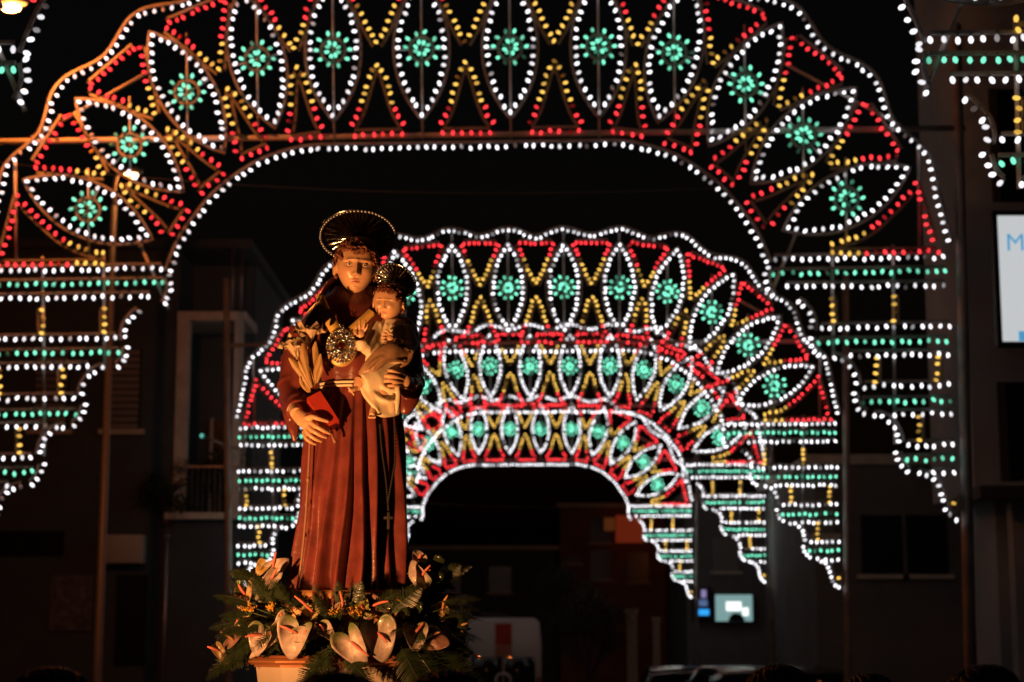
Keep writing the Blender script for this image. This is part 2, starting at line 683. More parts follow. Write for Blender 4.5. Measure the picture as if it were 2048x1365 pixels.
arch(1, 'largest complete light arch, spanning the street just behind the statue', Y1, 931.5, 97, False, .83, 2.0, True)
arch(2, 'second light arch beyond the statue, its scalloped top showing whole against black sky', Y1 / .616, 1072, 576, False, .4, 3.3, True)
arch(3, 'third light arch beyond the statue, nested inside the second one', Y1 / .438, 1100, 733, False, .2, 4.6, False)
arch(4, 'farthest and smallest light arch, nested inside the others over the dark street', Y1 / .339, 1050.5, 858.5, False, .2, 5.6, False)
arch(0, 'closest light arch, of which only stepped pier corners of sparse bulbs show', Y1 / 1.524, 945, 133, True, .6, 1.7, True)

# ================================================================== STATUE
Y0 = 8.1
def S(px, py, dy=0.0):
    return at(px, py, Y0 + dy)
MPX = (S(1100, 800) - S(1000, 800)).x / 100      # metres per pixel at the statue

SKIN = mat('painted_skin', (.66, .4, .25), .32, var=.1, vscale=22, bump=.08, bscale=90, attr='col')
ROBE = mat('painted_habit', (.15, .033, .03), .29, var=.3, vscale=11, bump=.2, bscale=45)
CAPE = mat('painted_cape', (.13, .031, .028), .34, var=.3, vscale=11, bump=.2, bscale=45)
HAIR = mat('painted_hair', (.2, .065, .035), .45, var=.3, vscale=30)
CREAM = mat('cream_cloth', (.72, .6, .44), .5, var=.1, vscale=16, bump=.08, bscale=80)
MANTLE = mat('brown_mantle', (.3, .17, .1), .5, var=.2, vscale=16, bump=.08, bscale=80)
SILVER = mat('silver', (.62, .68, .8), .14, 1.0, var=.1, vscale=40)
GOLD = mat('gold_ribbon', (.78, .5, .14), .38, .25, var=.12, vscale=25)
IVORY = mat('cord_ivory', (.75, .62, .45), .6, var=.1)
EYE_W = mat('eye_white', (.8, .75, .68), .08, coat=1)
EYE_D = mat('eye_iris', (.07, .035, .02), .08, coat=1)
RED = mat('book_leather', (.44, .04, .026), .42, var=.12, vscale=20, bump=.08)
DARK = mat('dark_beads', (.012, .008, .007), .7)

def gsum(x, z, items):
    return sum(a * math.exp(-((x - cx) / sx) ** 2 - ((z - cz) / sz) ** 2) for cx, cz, sx, sz, a in items)

def head_shape(mb, M, H, child=False, n=110, m=96):
    """a head with a face; local x to the viewer's right, -y to the front, z up; H chin to crown"""
    wid, dep = (.345, .43) if not child else (.41, .44)
    feats = []
    for sx in (-1, 1):
        feats += [(sx * .135, .015, .075, .045, -.066), (sx * .135, .004, .054, .024, .04), (sx * .135, .03, .055, .006, -.012), (sx * .13, -.035, .05, .008, -.012), (sx * .19, -.13, .085, .085, .02 if not child else .04),
                  (sx * .13, .08, .1, .028, .022 if not child else .01)]
    feats += [(0, .085, .06, .03, .012), (0, -.262, .062, .013, .03), (0, -.312, .052, .017, .032), (0, -.287, .085, .009, -.03), (0, -.225, .014, .025, -.012), (0, -.357, .06, .018, -.016),
              (0, -.43, .07, .05, .035)]
    V, Fc = [], []
    for i in range(m + 1):
        ph = -pi / 2 + pi * i / m
        for j in range(n):
            th = 2 * pi * j / n
            x, y, z = cos(ph) * sin(th), -cos(ph) * cos(th), sin(ph)
            w = wid
            zz = z * .5
            if z < 0:
                t = -z
                w *= 1 - (.34 if not child else .26) * t ** 1.7
                if y > 0:
                    y *= 1 - .35 * t
            X, Yy = w * (abs(x) ** .92) * (1 if x > 0 else -1), dep * y
            if y < 0:
                # flatten the face, then raise the features
                Yy = -dep * (abs(y) ** .8) * .92
                k = max(0, min(1, (-Yy - .1) / .15))
                d = gsum(X, zz, feats)
                # nose
                if -.24 < zz < .09:
                    t = (.06 - zz) / .23
                    t = max(0, min(1.2, t))
                    hgt = (.016 + .115 * t) if zz > -.175 else (.131 * max(0, 1 - (-.175 - zz) / .03))
                    if child:
                        hgt *= .6
                    d += hgt * math.exp(-(X / (.028 + .022 * t * t)) ** 2)
                    if zz < -.12:
                        for sx in (-1, 1):
                            d += .03 * math.exp(-((X - sx * .05) / .024) ** 2 - ((zz + .172) / .026) ** 2)
                Yy -= d * k
            V.append(M @ Vector((X * H, Yy * H, zz * H)))
    for i in range(m):
        for j in range(n):
            a, b = i * n + j, i * n + (j + 1) % n
            Fc.append((a, b, b + n, a + n))
    mb.add(V, Fc)
    for sx in (-1, 1):        # ears
        c = Vector((sx * wid * .985 * H, .02 * H, -.06 * H))
        loop = [M @ (c + Vector((sx * .035 * H * (1 + .3 * cos(a)), .05 * H * cos(a) + .0, .115 * H * sin(a) + (.02 * H if sin(a) > 0 else 0)))) for a in np.linspace(0, 2 * pi, 14)[:-1]]
        mb.tube(loop, .026 * H, 8, closed=True)
        mb.ball(M @ c, (.04 * H, .05 * H, .1 * H), segs=8, rings=6)

def eyes(M, H, parent):
    for sx in (-1, 1):
        c = M @ Vector((sx * .135 * H, -.33 * H, -.004 * H))
        mb = MB()
        q = (M.to_3x3() @ Vector((0, -1, -.16))).to_track_quat('Z', 'Y').to_matrix()
        r = .042 * H
        mb.lathe([(r * sin(a), r * cos(a)) for a in np.linspace(.02, pi - .02, 14)], c, 14, 0, q)
        for i, f in enumerate(mb.f):
            zc = sum((q.transposed() @ (Vector(mb.v[k]) - c)).z for k in f) / len(f)
            if zc > r * .86:
                mb.m[i] = 1
        mb.build('eye', [EYE_W, EYE_D], parent)

def curls(M, H, parent, child, rng, n=260, wid=.345, hairline=.2):
    mb = MB()
    k = 0
    while k < n:
        z = rng.uniform(-.25, .52)
        a = rng.uniform(0, 2 * pi)
        front = -cos(a)
        zz = max(-.5, min(.5, z))
        ring = sqrt(max(0, 1 - (zz / .5) ** 2))
        lim = hairline + (.05 * cos(2 * a) if not child else 0)
        if front < -.72 and z < hairline + .02:
            continue
        if -.72 <= front < -.35 and z < .05:
            continue
        if -.35 <= front < .1 and z < -.02:
            continue
        if not child and z > .46:
            continue
        c = Vector((wid * 1.02 * ring * sin(a), (.43 * (ring if front > 0 else ring ** .8 * .93)) * -cos(a) * (1 if True else 1), zz))
        c.y = .43 * ring * -cos(a) * (1.0 if -cos(a) > 0 else .93)
        nrm = Vector((c.x / wid ** 2, c.y / .43 ** 2, c.z / .25)).normalized()
        t = nrm.orthogonal().normalized()
        t = Quaternion(nrm, rng.uniform(0, 6.28)) @ t
        b = nrm.cross(t)
        R = rng.uniform(.03, .05) if not child else rng.uniform(.04, .065)
        pts = []
        for q in range(9):
            ang = q * 2 * pi / 7.0
            rr = R * (1 - q * .06)
            p = c + nrm * (.012 + .006 * q) + t * rr * cos(ang) + b * rr * sin(ang)
            pts.append(M @ (p * H))
        mb.tube(pts, [.010 * H, .021 * H, .021 * H, .008 * H], 5)
        k += 1
    # the cap under the curls
    V, Fc = [], []
    for i in range(15):
        ph = pi / 2 - i * (pi * .5) / 15
        for j in range(28):
            a = 2 * pi * j / 28
            zz = .5 * sin(ph)
            fr = -cos(a)
            lo = (hairline + .05) if fr < -.6 else .1 if fr < -.2 else -.12
            zz = lo + (zz / .5) * (.515 - lo)
            ring = sqrt(max(0, 1 - (zz / .53) ** 2))
            V.append(M @ (Vector((wid * 1.03 * ring * sin(a), .45 * ring * -cos(a), zz)) * H))
    for i in range(14):
        for j in range(28):
            a, b = i * 28 + j, i * 28 + (j + 1) % 28
            Fc.append((a, a + 28, b + 28, b))
    mb.add(V, Fc)
    return mb.build('hair', HAIR, parent)

def halo(name, C, R, rot, parent, beads=64):
    """fluted silver plate with a beaded rim, seen from below"""
    mb = MB()
    n = 192
    prof = [(.02, .012), (.18, .012), (.26, .0), (.5, .006), (.8, -.004), (.86, -.02), (.93, -.026), (.97, -.02), (1.0, -.005), (1.0, .004), (.93, .0), (.5, .02), (.02, .024)]
    rings = []
    for i, (r, z) in enumerate(prof):
        ring = []
        for k in range(n):
            a = 2 * pi * k / n
            fl = .03 * cos(a * 24) if .25 < r < .85 and i < 8 else 0
            ring.append(C + rot @ (Vector((r * cos(a), r * sin(a), z + fl * (1 if r > .4 else .4))) * R))
        rings.append(ring)
    mb.loft(rings)
    o = mb.build(name, mat('halo_plate', (.26, .27, .3), .13, 1.0, bump=.15, bscale=50), parent)
    bd = MB()
    for k in range(beads):
        a = 2 * pi * k / beads
        bd.ball(C + rot @ (Vector((.95 * cos(a), .95 * sin(a), -.035)) * R), .036 * R, segs=6, rings=5)
    b2 = bd.build('beaded_rim', mat('bead_silver', (.62, .66, .76), .3, .9), o)
    mb2 = MB()
    mb2.tube([C + rot @ Vector((0, 0, -.0)), C + rot @ Vector((0, 0, -.25 * R))], .01, 8)
    mb2.build('fixing_pin', SILVER, o)
    return o

saint = thing('saint_statue', 'tall painted statue of a friar in brown habit with silver halo among flowers', 'statue', S(705, 1200))
SP = []                                   # its parts, in world coordinates

# ---- continuous body: head, neck, trunk, arms, hands
HS = .26
Mh = Matrix.Translation(S(713, 533, -.06)) @ Matrix.Rotation(radians(7), 4, 'Z') @ Matrix.Rotation(radians(4), 4, 'Y') @ Matrix.Rotation(radians(6), 4, 'X')
body = MB()
head_shape(body, Mh, HS)
body.tube([S(713, 570, .0), S(712, 600, .02), S(712, 640, .03)], [.054, .056, .09], 20)
body.tube([S(712, 625, .03), S(713, 660, .02), S(713, 720, .02), S(712, 790, .02)], [.1, .15, .15, .13], 24, flat=.75, up=(0, 1, 0))
# his right arm (book), his left arm (child)
body.tube([S(618, 650, .02), S(592, 720, .03), S(585, 785, .0), S(588, 812, -.1), S(594, 828, -.2)], [.06, .05, .045, .035, .029], 14)
body.tube([S(805, 655, .02), S(820, 720, .04), S(828, 765, .0), S(828, 770, -.08), S(822, 768, -.15)], [.06, .05, .045, .036, .03], 14)

def hand(mb, wrist, palm, fingers, thumb, pr=.03):
    mb.tube([wrist, (Vector(wrist) + Vector(palm)) / 2, palm], [.028, .034, pr], 12, flat=.62, up=(0, 1, 0))
    mb.ball(palm, (pr * 1.15, .017, pr * 1.15), segs=14, rings=10)
    for f, r in fingers:
        P = catmull([tuple(p) for p in f], 5)
        mb.tube(P, [r * 1.12, r * 1.1, r, r * .97, r * .75], 10)
        mb.ball(P[-1], r * .78, segs=10, rings=8)
    P = catmull([tuple(p) for p in thumb], 5)
    mb.tube(P, [.0125, .0115, .0105, .008], 10)
    mb.ball(P[-1], .0085, segs=10, rings=8)

hand(body, S(592, 827, -.2), S(618, 850, -.235),
     [((S(621, 845, -.24), S(632, 853, -.262), S(646, 861, -.262), S(659, 867, -.243)), .0095),
      ((S(616, 852, -.24), S(626, 862, -.264), S(639, 870, -.264), S(652, 875, -.243)), .0095),
      ((S(612, 858, -.24), S(619, 870, -.262), S(630, 878, -.262), S(642, 883, -.243)), .009),
      ((S(607, 863, -.238), S(611, 876, -.257), S(620, 884, -.257), S(631, 889, -.24)), .008)],
     (S(610, 838, -.23), S(624, 834, -.255), S(638, 838, -.262), S(655, 843, -.25)))
DH = -.045
hand(body, S(824, 769, -.15), S(806, 762, -.2 + DH),
     [((S(808, 751, -.21 + DH), S(795, 746, -.235 + DH), S(784, 742, -.245 + DH), S(774, 742, -.235 + DH)), .0092),
      ((S(806, 758, -.213 + DH), S(792, 754, -.245 + DH), S(779, 752, -.253 + DH), S(766, 753, -.242 + DH)), .0095),
      ((S(804, 765, -.213 + DH), S(791, 763, -.245 + DH), S(779, 762, -.253 + DH), S(767, 763, -.242 + DH)), .0092),
      ((S(804, 772, -.21 + DH), S(793, 772, -.237 + DH), S(784, 772, -.245 + DH), S(775, 772, -.235 + DH)), .008)],
     (S(815, 757, -.17), S(808, 742, -.19), S(800, 733, -.2), S(790, 728, -.205)))
def paint_skin(me, M, H):
    inv = M.inverted()
    a = me.color_attributes.new('col', 'FLOAT_COLOR', 'POINT')
    out = []
    for v in me.vertices:
        p = inv @ v.co / H
        c = np.array([.62, .36, .22])
        if p.y < -.1 and -.5 < p.z < .5 and abs(p.x) < .4:
            lip = math.exp(-(p.x / .075) ** 4 - ((p.z + .288) / .032) ** 4)
            brow = math.exp(-((abs(p.x) - .135) / .085) ** 4 - ((p.z - .088 + .25 * max(0, abs(p.x) - .14)) / .012) ** 4)
            chk = .5 * math.exp(-((abs(p.x) - .2) / .08) ** 2 - ((p.z + .14) / .07) ** 2)
            lash = math.exp(-((abs(p.x) - .135) / .055) ** 4 - ((p.z - .024) / .008) ** 4)
            c = c * (1 - lip) + np.array([.46, .17, .12]) * lip
            c = c * (1 - chk) + np.array([.62, .29, .19]) * chk
            c = c * (1 - brow) + np.array([.16, .06, .03]) * brow
            c = c * (1 - .8 * lash) + np.array([.1, .04, .02]) * .8 * lash
        out += [c[0], c[1], c[2], 1]
    a.data.foreach_set('color', out)
    return me
bo = link('body', paint_skin(remesh(body, 'body', SKIN, .0028, 1, .4), Mh, HS), None)
SP.append(bo)
eyes(Mh, HS, None)
hair = curls(Mh, HS, None, False, random.Random(3), 300)
for o in [o for o in COL.objects if o.name.split('.')[0] in ('eye', 'hair')]:
    SP.append(o)
fl = MB()                                  # forelock over the brow
for k in range(5):
    c = S(708 + k * 5, 499 + (k % 2) * 5, -.172)
    P = [c + Vector((.012 * cos(q * .8 + k), -.004 * q * .3, .012 * sin(q * .8 + k))) for q in range(9)]
    fl.tube(P, [.003, .0065, .0065, .003], 6)
SP.append(fl.build('forelock', HAIR))
HR = Matrix.Rotation(radians(-3), 3, 'Y') @ Matrix.Rotation(radians(-30), 3, 'X')
SP.append(halo('halo', S(716, 472, .02), .182, HR, None))

# ---- habit: lofted skirt with long folds
def ring_pts(cx, py, hw, dep, n, fold, dyc=0.02, lean=0.0):
    out = []
    for k in range(n):
        ph = 2 * pi * k / n - pi            # 0 = towards the viewer
        f = fold(ph)
        c = S(cx, py, 0)
        x = (hw * MPX + f) * sin(ph)
        y = -(dep + f) * cos(ph)
        out.append(Vector((c.x + x, Y0 + dyc + y, c.z)))
    return out
ridges = [(-1.45, -1.5, .09, 1.0), (-1.12, -1.2, .10, .9), (-.55, -.92, .085, 1.25), (-.30, -.48, .075, 1.2), (-.02, -.12, .07, 1.1), (.2, .2, .075, 1.15),
          (.45, .5, .08, 1.1), (.75, .82, .07, .9), (1.05, 1.12, .09, 1.0), (1.4, 1.5, .1, 1.1)]
def habit_fold(s):
    def f(ph):
        if abs(ph) > 1.75:
            return (.012 * s) * cos(ph * 13)
        v = -.02 * s
        for a0, a1, w, am in ridges:
            c = a0 + (a1 - a0) * s + .045 * sin(a0 * 17 + s * 5.5) * s
            am = am * (1.1 + .4 * sin(a0 * 29 + s * 3.1))
            d = ph - c
            w2 = w * (1.5 if d < 0 else .8)
            v += am * (.006 + .042 * s ** .75) * math.exp(-(d / w2) ** 2)
        return v + .006 * s * sin(ph * 9 + s * 7) + .02 * math.exp(-((ph + .62) / .16) ** 2 - ((s - .55) / .16) ** 2)
    return f
prof = [(1225, 697, 110, .215), (1190, 699, 108, .21), (1140, 702, 106, .2), (1080, 705, 103, .19), (1020, 708, 100, .182), (960, 709, 98, .175), (900, 710, 95, .168),
        (850, 711, 90, .16), (810, 712, 82, .152), (785, 712, 75, .146), (775, 712, 71, .142), (765, 712, 73, .147), (740, 713, 80, .158), (715, 713, 85, .16), (690, 713, 86, .155)]
dense = catmull(prof, 5)
hb = MB()
rings = []
for py, cx, hw, dep in dense:
    s = max(0, min(1, (py - 775) / 415)) if py > 775 else max(0, (775 - py) / 60) * .3
    rings.append(ring_pts(cx, py, hw, dep, 260, habit_fold(s) if py > 775 else (lambda ph, s=s: s * .03 * cos(ph * 11) * (1 if abs(ph) < 1.6 else .3))))
hb.loft(rings)
SP.append(hb.build('habit', ROBE))

# ---- cape over shoulders and chest, parted hem, and the cowl
cp = MB()
capeprof = [(742, 702, 122, .175), (734, 702, 124, .19), (715, 704, 123, .19), (690, 706, 121, .185), (660, 708, 116, .175), (640, 709, 108, .165), (620, 710, 94, .15), (603, 711, 78, .125), (588, 711, 56, .1), (575, 711, 44, .08)]
rings = []
for py, cx, hw, dep in catmull(capeprof, 5):
    def ff(ph, py=py):
        s = max(0, (py - 590) / 150)
        return s * .008 * cos(ph * 7 + .6) + s * .005 * sin(ph * 13)
    rr = ring_pts(cx, py, hw, dep, 160, ff)
    if py > 712:                              # the hem rises over the breast
        lift = (py - 712) / 30
        c = S(cx, 712, 0).z
        for k, p in enumerate(rr):
            ph = 2 * pi * k / 160 - pi
            wgt = math.exp(-(ph / .75) ** 4)
            p.z = p.z * (1 - wgt) + wgt * (c - .004 * lift)
    rings.append(rr)
cp.loft(rings, cap1=False)
SP.append(cp.build('cape', CAPE))
cw = MB()
loop = catmull([tuple(S(*p)) for p in [(646, 594, .03), (656, 610, -.02), (681, 616, -.065), (711, 629, -.095), (742, 615, -.065), (764, 596, -.02), (770, 578, .04), (755, 562, .1), (712, 558, .13), (668, 562, .1)]], 6, True)
cw.tube(loop, .014, 12, closed=True, flat=1.6, up=(0, -.5, 1))
loop = catmull([tuple(S(*p)) for p in [(638, 604, .02), (648, 618, -.05), (676, 632, -.11), (711, 648, -.142), (746, 632, -.11), (772, 610, -.05), (780, 592, .02), (760, 575, .1), (712, 568, .14), (662, 575, .1)]], 6, True)
cw.tube(loop, .017, 12, closed=True, flat=1.3, up=(0, -.4, 1))
SP.append(link('cowl', remesh(cw, 'cowl', CAPE, .006, 3)))

# ---- sleeves (wide, hanging at the cuff)
def sleeve(P, R, name='sleeve', drop=None):
    mb = MB()
    pts = catmull(P, 6)
    mb.tube(pts, R, 28)
    if drop:
        for q in drop:
            mb.tube(catmull(q[0], 5), q[1], 14, flat=.5, up=(0, 1, 0))
    for k in range(9):                         # creases round the bend
        t = len(pts) * (.25 + .07 * k)
        i = min(int(t), len(pts) - 2)
        r = np.interp(i / (len(pts) - 1), np.linspace(0, 1, len(R)), R)
        T = Vector(pts[i + 1]) - Vector(pts[i])
        T.normalize()
        u = T.orthogonal().normalized()
        a0 = k * 1.9
        mb.tube([Vector(pts[i]) + (Quaternion(T, a0 + q * .28) @ u) * r * .98 + T * .006 * q for q in range(9)], [.002, .012, .012, .002], 6)
    return link(name, remesh(mb, name, ROBE, .006, 4))
SP.append(sleeve([tuple(S(*p)) for p in [(612, 660, .02), (594, 715, .03), (586, 770, .02), (588, 800, -.04), (597, 823, -.14)]], [.075, .066, .064, .062, .056],
                 drop=[([tuple(S(*p)) for p in [(582, 800, -.03), (583, 830, -.1), (587, 860, -.12), (590, 886, -.12)]], [.045, .04, .026, .006]),
                       ([tuple(S(*p)) for p in [(610, 690, -.04), (612, 740, -.05), (610, 790, -.05), (606, 815, -.06)]], [.07, .07, .06, .03])]))
SP.append(sleeve([tuple(S(*p)) for p in [(803, 660, .02), (817, 715, .04), (822, 760, .02), (820, 772, -.05), (815, 772, -.11)]], [.072, .062, .058, .056, .05],
                 drop=[([tuple(S(*p)) for p in [(824, 765, .0), (820, 795, -.06), (813, 815, -.08), (806, 829, -.08)]], [.05, .045, .035, .012]),
                       ([tuple(S(*p)) for p in [(804, 700, 0), (804, 750, -.02), (800, 800, -.02), (797, 825, -.03)]], [.07, .065, .05, .02])]))

# ---- girdle, hanging cord, ribbon, rosary
gd = MB()
for k, py in enumerate((771.5, 778.5)):
    c = S(712, py)
    gd.tube([Vector((c.x + (71 * MPX + .012) * sin(a), Y0 + .02 - (.142 + .012) * cos(a), c.z)) for a in np.linspace(0, 2 * pi, 72)[:-1]], .0062, 8, closed=True)
SP.append(gd.build('girdle_cord', IVORY))
hc = MB()
hc.tube(catmull([tuple(S(*p)) for p in [(624, 800, -.08), (620, 880, -.1), (616, 960, -.11), (611, 1040, -.12), (602, 1130, -.13), (594, 1180, -.13)]], 8), .0055, 8)
for py in (960, 1010, 1070):
    hc.ball(S(616 - (py - 960) * .06, py, -.112), (.009, .009, .013), segs=8, rings=6)
hc.tube([S(660, 858, -.19), S(667, 878, -.2), S(671, 886, -.2)], [.005, .006, .009], 8)
SP.append(hc.build('hanging_cord', mat('cord_brown', (.28, .14, .1), .6)))
rb = MB()
def strip(P, w, m=0):
    V, Fc = [], []
    for i, (p, q) in enumerate(P):
        V += [p, q]
        if i:
            Fc.append((2 * i - 2, 2 * i - 1, 2 * i + 1, 2 * i))
    n0 = len(V)
    V2 = V + [Vector(v) + Vector((0, .004, 0)) for v in V]
    k = len(P)
    F2 = Fc + [tuple(i + n0 for i in f)[::-1] for f in Fc]
    for i in range(k - 1):
        F2.append((2 * i, 2 * i + 2, 2 * i + 2 + n0, 2 * i + n0))
        F2.append((2 * i + 1, 2 * i + 1 + n0, 2 * i + 3 + n0, 2 * i + 3))
    rb.add(V2, F2, m)
strip([(S(631, 590, -.09), S(647, 590, -.12)), (S(638, 620, -.18), S(660, 618, -.195)), (S(651, 650, -.21), S(676, 645, -.215)), (S(668, 678, -.208), S(690, 668, -.212))], 1)
strip([(S(738, 618, -.19), S(752, 628, -.19)), (S(718, 636, -.205), S(731, 648, -.205)), (S(697, 655, -.21), S(708, 672, -.212))], 1)
SP.append(rb.build('neck_ribbon', GOLD))
ro = MB()
pathr = catmull([tuple(S(*p)) for p in [(760, 850, -.165), (764, 900, -.18), (772, 960, -.19), (777, 1020, -.195)]], 14) + catmull([tuple(S(*p)) for p in [(790, 850, -.15), (790, 920, -.165), (784, 960, -.18), (777, 1000, -.195)]], 12)
for p in pathr:
    ro.ball(Vector(p), .0055, segs=6, rings=5)
ro.box(S(777, 1042, -.2), (.013, .008, .075), bev=.002)
ro.box(S(777, 1036, -.2), (.042, .0075, .013), bev=.002)
SP.append(ro.build('rosary', DARK))
# ---- block under the feet, hidden by the flowers
bk = MB()
c = S(704, 1200)
bk.box((c.x, Y0 + .02, c.z - .12), (.52, .44, .32), bev=.02)
SP.append(bk.build('foot_block', mat('gilt_wood', (.42, .2, .07), .4, .2)))
rebase(saint, SP)

# ---- reliquary on the breast
med = thing('reliquary', 'oval silver filigree medallion with red stone on gold backing at the friar\'s chest', 'medallion', S(683, 735, -.2))
MP = []
mb = MB()
c = S(683, 694, -.208)
mb.lathe([(.001, .006), (.95, .006), (1, .002), (1, -.004), (.001, -.004)], (0, 0, 0), 40)
mb.v = [tuple(c + Vector((v[0] * .069, -v[2] * 1.4, v[1] * .087 - .004))) for v in mb.v]
MP.append(mb.build('backing', mat('medal_backing', (.5, .3, .1), .45, .2)))
fl = MB()
def flt(x, z, r, y=-.014, m=0, flat=.6):
    fl.ball(c + Vector((x, y, z)), (r, r * flat, r), m, 8, 6)
rg = random.Random(5)
for rad, n, r in ((.031, 22, .004), (.063, 34, .0052), (.046, 12, .009)):
    for k in range(n):
        a = 2 * pi * k / n
        flt(rad * cos(a), rad * 1.2 * sin(a) + .002, r * rg.uniform(.85, 1.15))
for k in range(110):
    a, q = rg.uniform(0, 6.28), rg.uniform(.026, .064)
    flt(q * cos(a), q * 1.2 * sin(a) + .002, rg.uniform(.0022, .0045), -.017)
for k in range(12):
    a = 2 * pi * k / 12
    cc = c + Vector((.047 * cos(a), -.012, .056 * sin(a) + .002))
    fl.tube([cc + Vector((.009 * cos(b), -.003, .009 * sin(b))) for b in np.linspace(0, 2 * pi, 11)[:-1]], .0018, 5, closed=True)
for k in range(9):
    flt(rg.uniform(-.012, .012), .07 + k * .0035, .0038)
fl.tube([c + Vector((.026 * cos(b), -.016, .026 * sin(b) + .004)) for b in np.linspace(0, 2 * pi, 31)[:-1]], .004, 6, closed=True)
MP.append(fl.build('filigree', SILVER))
gm = MB()
gm.ball(c + Vector((0, -.012, .004)), (.018, .01, .018), segs=14, rings=8)
MP.append(gm.build('red_stone', mat('garnet', (.035, .003, .004), .08, coat=1)))
rebase(med, MP)

# ---- book
bkx = thing('book', 'thick red leather book gripped under the friar\'s hand', 'book', S(640, 890, -.2))
A, B, Cc, D = S(614, 796, -.215), S(636, 775, -.195), S(675, 834, -.225), S(652, 856, -.245)
e1 = (D - A)
e2 = (B - A)
e2 = e2 - e1 * (e1.dot(e2) / e1.length_squared)
e3 = e1.cross(e2).normalized()
if e3.y < 0:
    e3 = -e3
e3 = (e3 * .8 + Vector((-.55, 0, -.35)))
e3 = (e3 - e1 * (e3.dot(e1) / e1.length_squared) - e2 * (e3.dot(e2) / e2.length_squared)).normalized() * .13
def slab(o, a, b, c_, inset=0):
    mb = MB()
    a0, b0, c0 = a.normalized() * inset, b.normalized() * inset, c_.normalized() * inset
    P = []
    for i in (0, 1):
        for j in (0, 1):
            for k in (0, 1):
                P.append(o + a0 + b0 + c0 + (a - 2 * a0) * i + (b - 2 * b0) * j + (c_ - 2 * c0) * k)
    mb.add(P, [(0, 1, 3, 2), (4, 6, 7, 5), (0, 4, 5, 1), (2, 3, 7, 6), (0, 2, 6, 4), (1, 5, 7, 3)])
    return mb
BP = []
t2 = e2.normalized()
th = .006
BP.append(slab(A, e1, t2 * th, e3).build('cover', RED, smooth=False))
BP.append(slab(A + e2 - t2 * th, e1, t2 * th, e3).build('cover', RED, smooth=False))
BP.append(slab(A + t2 * (th + .0003), e1, e2 - t2 * (2 * th + .0006), e3.normalized() * .008).build('spine', RED, smooth=False))
BP.append(slab(A + t2 * (th + .0005) + e3.normalized() * .0085 + e1.normalized() * .004, e1 * .94, e2 - t2 * (2 * th + .001), e3 * .88).build('pages', mat('page_edges', (.5, .08, .05), .6), smooth=False))
for o in BP:
    fixn(o.data)
rebase(bkx, BP)

# ---- lilies in the crook of the arm
def blade(mb, P, W, m=0, cup=.25, nrm=(0, -1, 0)):
    """leaf blade along P with half-widths W"""
    P = [Vector(p[:3]) for p in P]
    n = len(P)
    W = np.interp(np.linspace(0, 1, n), np.linspace(0, 1, len(W)), W)
    V, Fc = [], []
    for i, p in enumerate(P):
        t = (P[min(i + 1, n - 1)] - P[max(i - 1, 0)]).normalized()
        u = t.cross(Vector(nrm)).normalized()
        nn = u.cross(t)
        for s in (-1, -.5, 0, .5, 1):
            V.append(p + u * W[i] * s - nn * cup * W[i] * (s * s))
    for i in range(n - 1):
        for j in range(4):
            a = i * 5 + j
            Fc.append((a, a + 1, a + 6, a + 5))
    k = len(V)
    V2 = V + [v + Vector((0, .0025, 0)) for v in V]
    mb.add(V2, Fc + [tuple(x + k for x in f)[::-1] for f in Fc], m)
lily = thing('lily_bunch', 'bunch of carved lilies with tan leaves held against the friar\'s sleeve', 'lilies', S(622, 795, -.2))
LP = []
LEAFM = mat('lily_leaf', (.34, .2, .075), .5, var=.2, vscale=30)
PET = mat('lily_petal', (.52, .38, .26), .5, var=.12, vscale=30)
leaves_l = [([(620, 778), (606, 752), (590, 730), (578, 716)], [.004, .016, .017, .003]),
            ([(624, 775), (615, 745), (608, 715), (602, 680)], [.004, .009, .018, .004]),
            ([(628, 772), (626, 740), (628, 710), (631, 684)], [.004, .012, .02, .003]),
            ([(631, 768), (632, 745), (638, 725), (641, 708)], [.003, .013, .014, .002]),
            ([(634, 766), (638, 752), (642, 740), (643, 730)], [.003, .009, .009, .002]),
            ([(617, 785), (608, 775), (602, 764), (600, 755)], [.003, .008, .008, .002]),
            ([(622, 776), (612, 752), (604, 735), (597, 722)], [.004, .012, .012, .003])]
for k, (pp, ww) in enumerate(leaves_l):
    mb = MB()
    P = catmull([tuple(S(x, y, -.23 - .02 * sin(k * 2.1) - .012 * i)) for i, (x, y) in enumerate(pp)], 6)
    blade(mb, P, ww, cup=.5)
    LP.append(mb.build('leaf', LEAFM))
for k, (fx, fy, tilt, sc) in enumerate(((588, 698, -.35, 1.05), (617, 668, .1, 1.1), (598, 682, -.1, .8))):
    mb = MB()
    base = S(fx + 6 * (1 if k == 0 else 0), fy + 22, -.24)
    for q in range(6):
        a = 2 * pi * q / 6 + k
        out = Vector((cos(a), sin(a) * .9 - .45, 0)) * .045 * sc
        P = [base, base + out * .25 + Vector((tilt * .02, 0, .028 * sc)), base + out * .7 + Vector((tilt * .04, 0, .055 * sc)), base + out * 1.15 + Vector((tilt * .05, 0, .062 * sc)), base + out * 1.45 + Vector((tilt * .05, 0, .048 * sc))]
        blade(mb, catmull([tuple(p) for p in P], 3), [.006, .02, .03, .027, .009], cup=-.35, nrm=(-cos(a), -sin(a) + .2, .3))
    LP.append(mb.build('lily_flower', PET))
    mb = MB()
    for q in range(5):
        a = 2 * pi * q / 5
        p = base + Vector((.008 * cos(a), .008 * sin(a) - .004, .055 * sc))
        mb.tube([base, p], .0012, 4)
        mb.ball(p, (.003, .003, .005), segs=6, rings=5)
    mb.build('stamens', mat('stamen', (.55, .18, .06), .6), LP[-1])
    mb = MB()
    mb.tube(catmull([tuple(base), tuple(S((fx + 620) / 2, fy + 60, -.225)), tuple(S(620, 785, -.21))], 5), .004, 6)
    LP.append(mb.build('stem', LEAFM))
rebase(lily, LP)

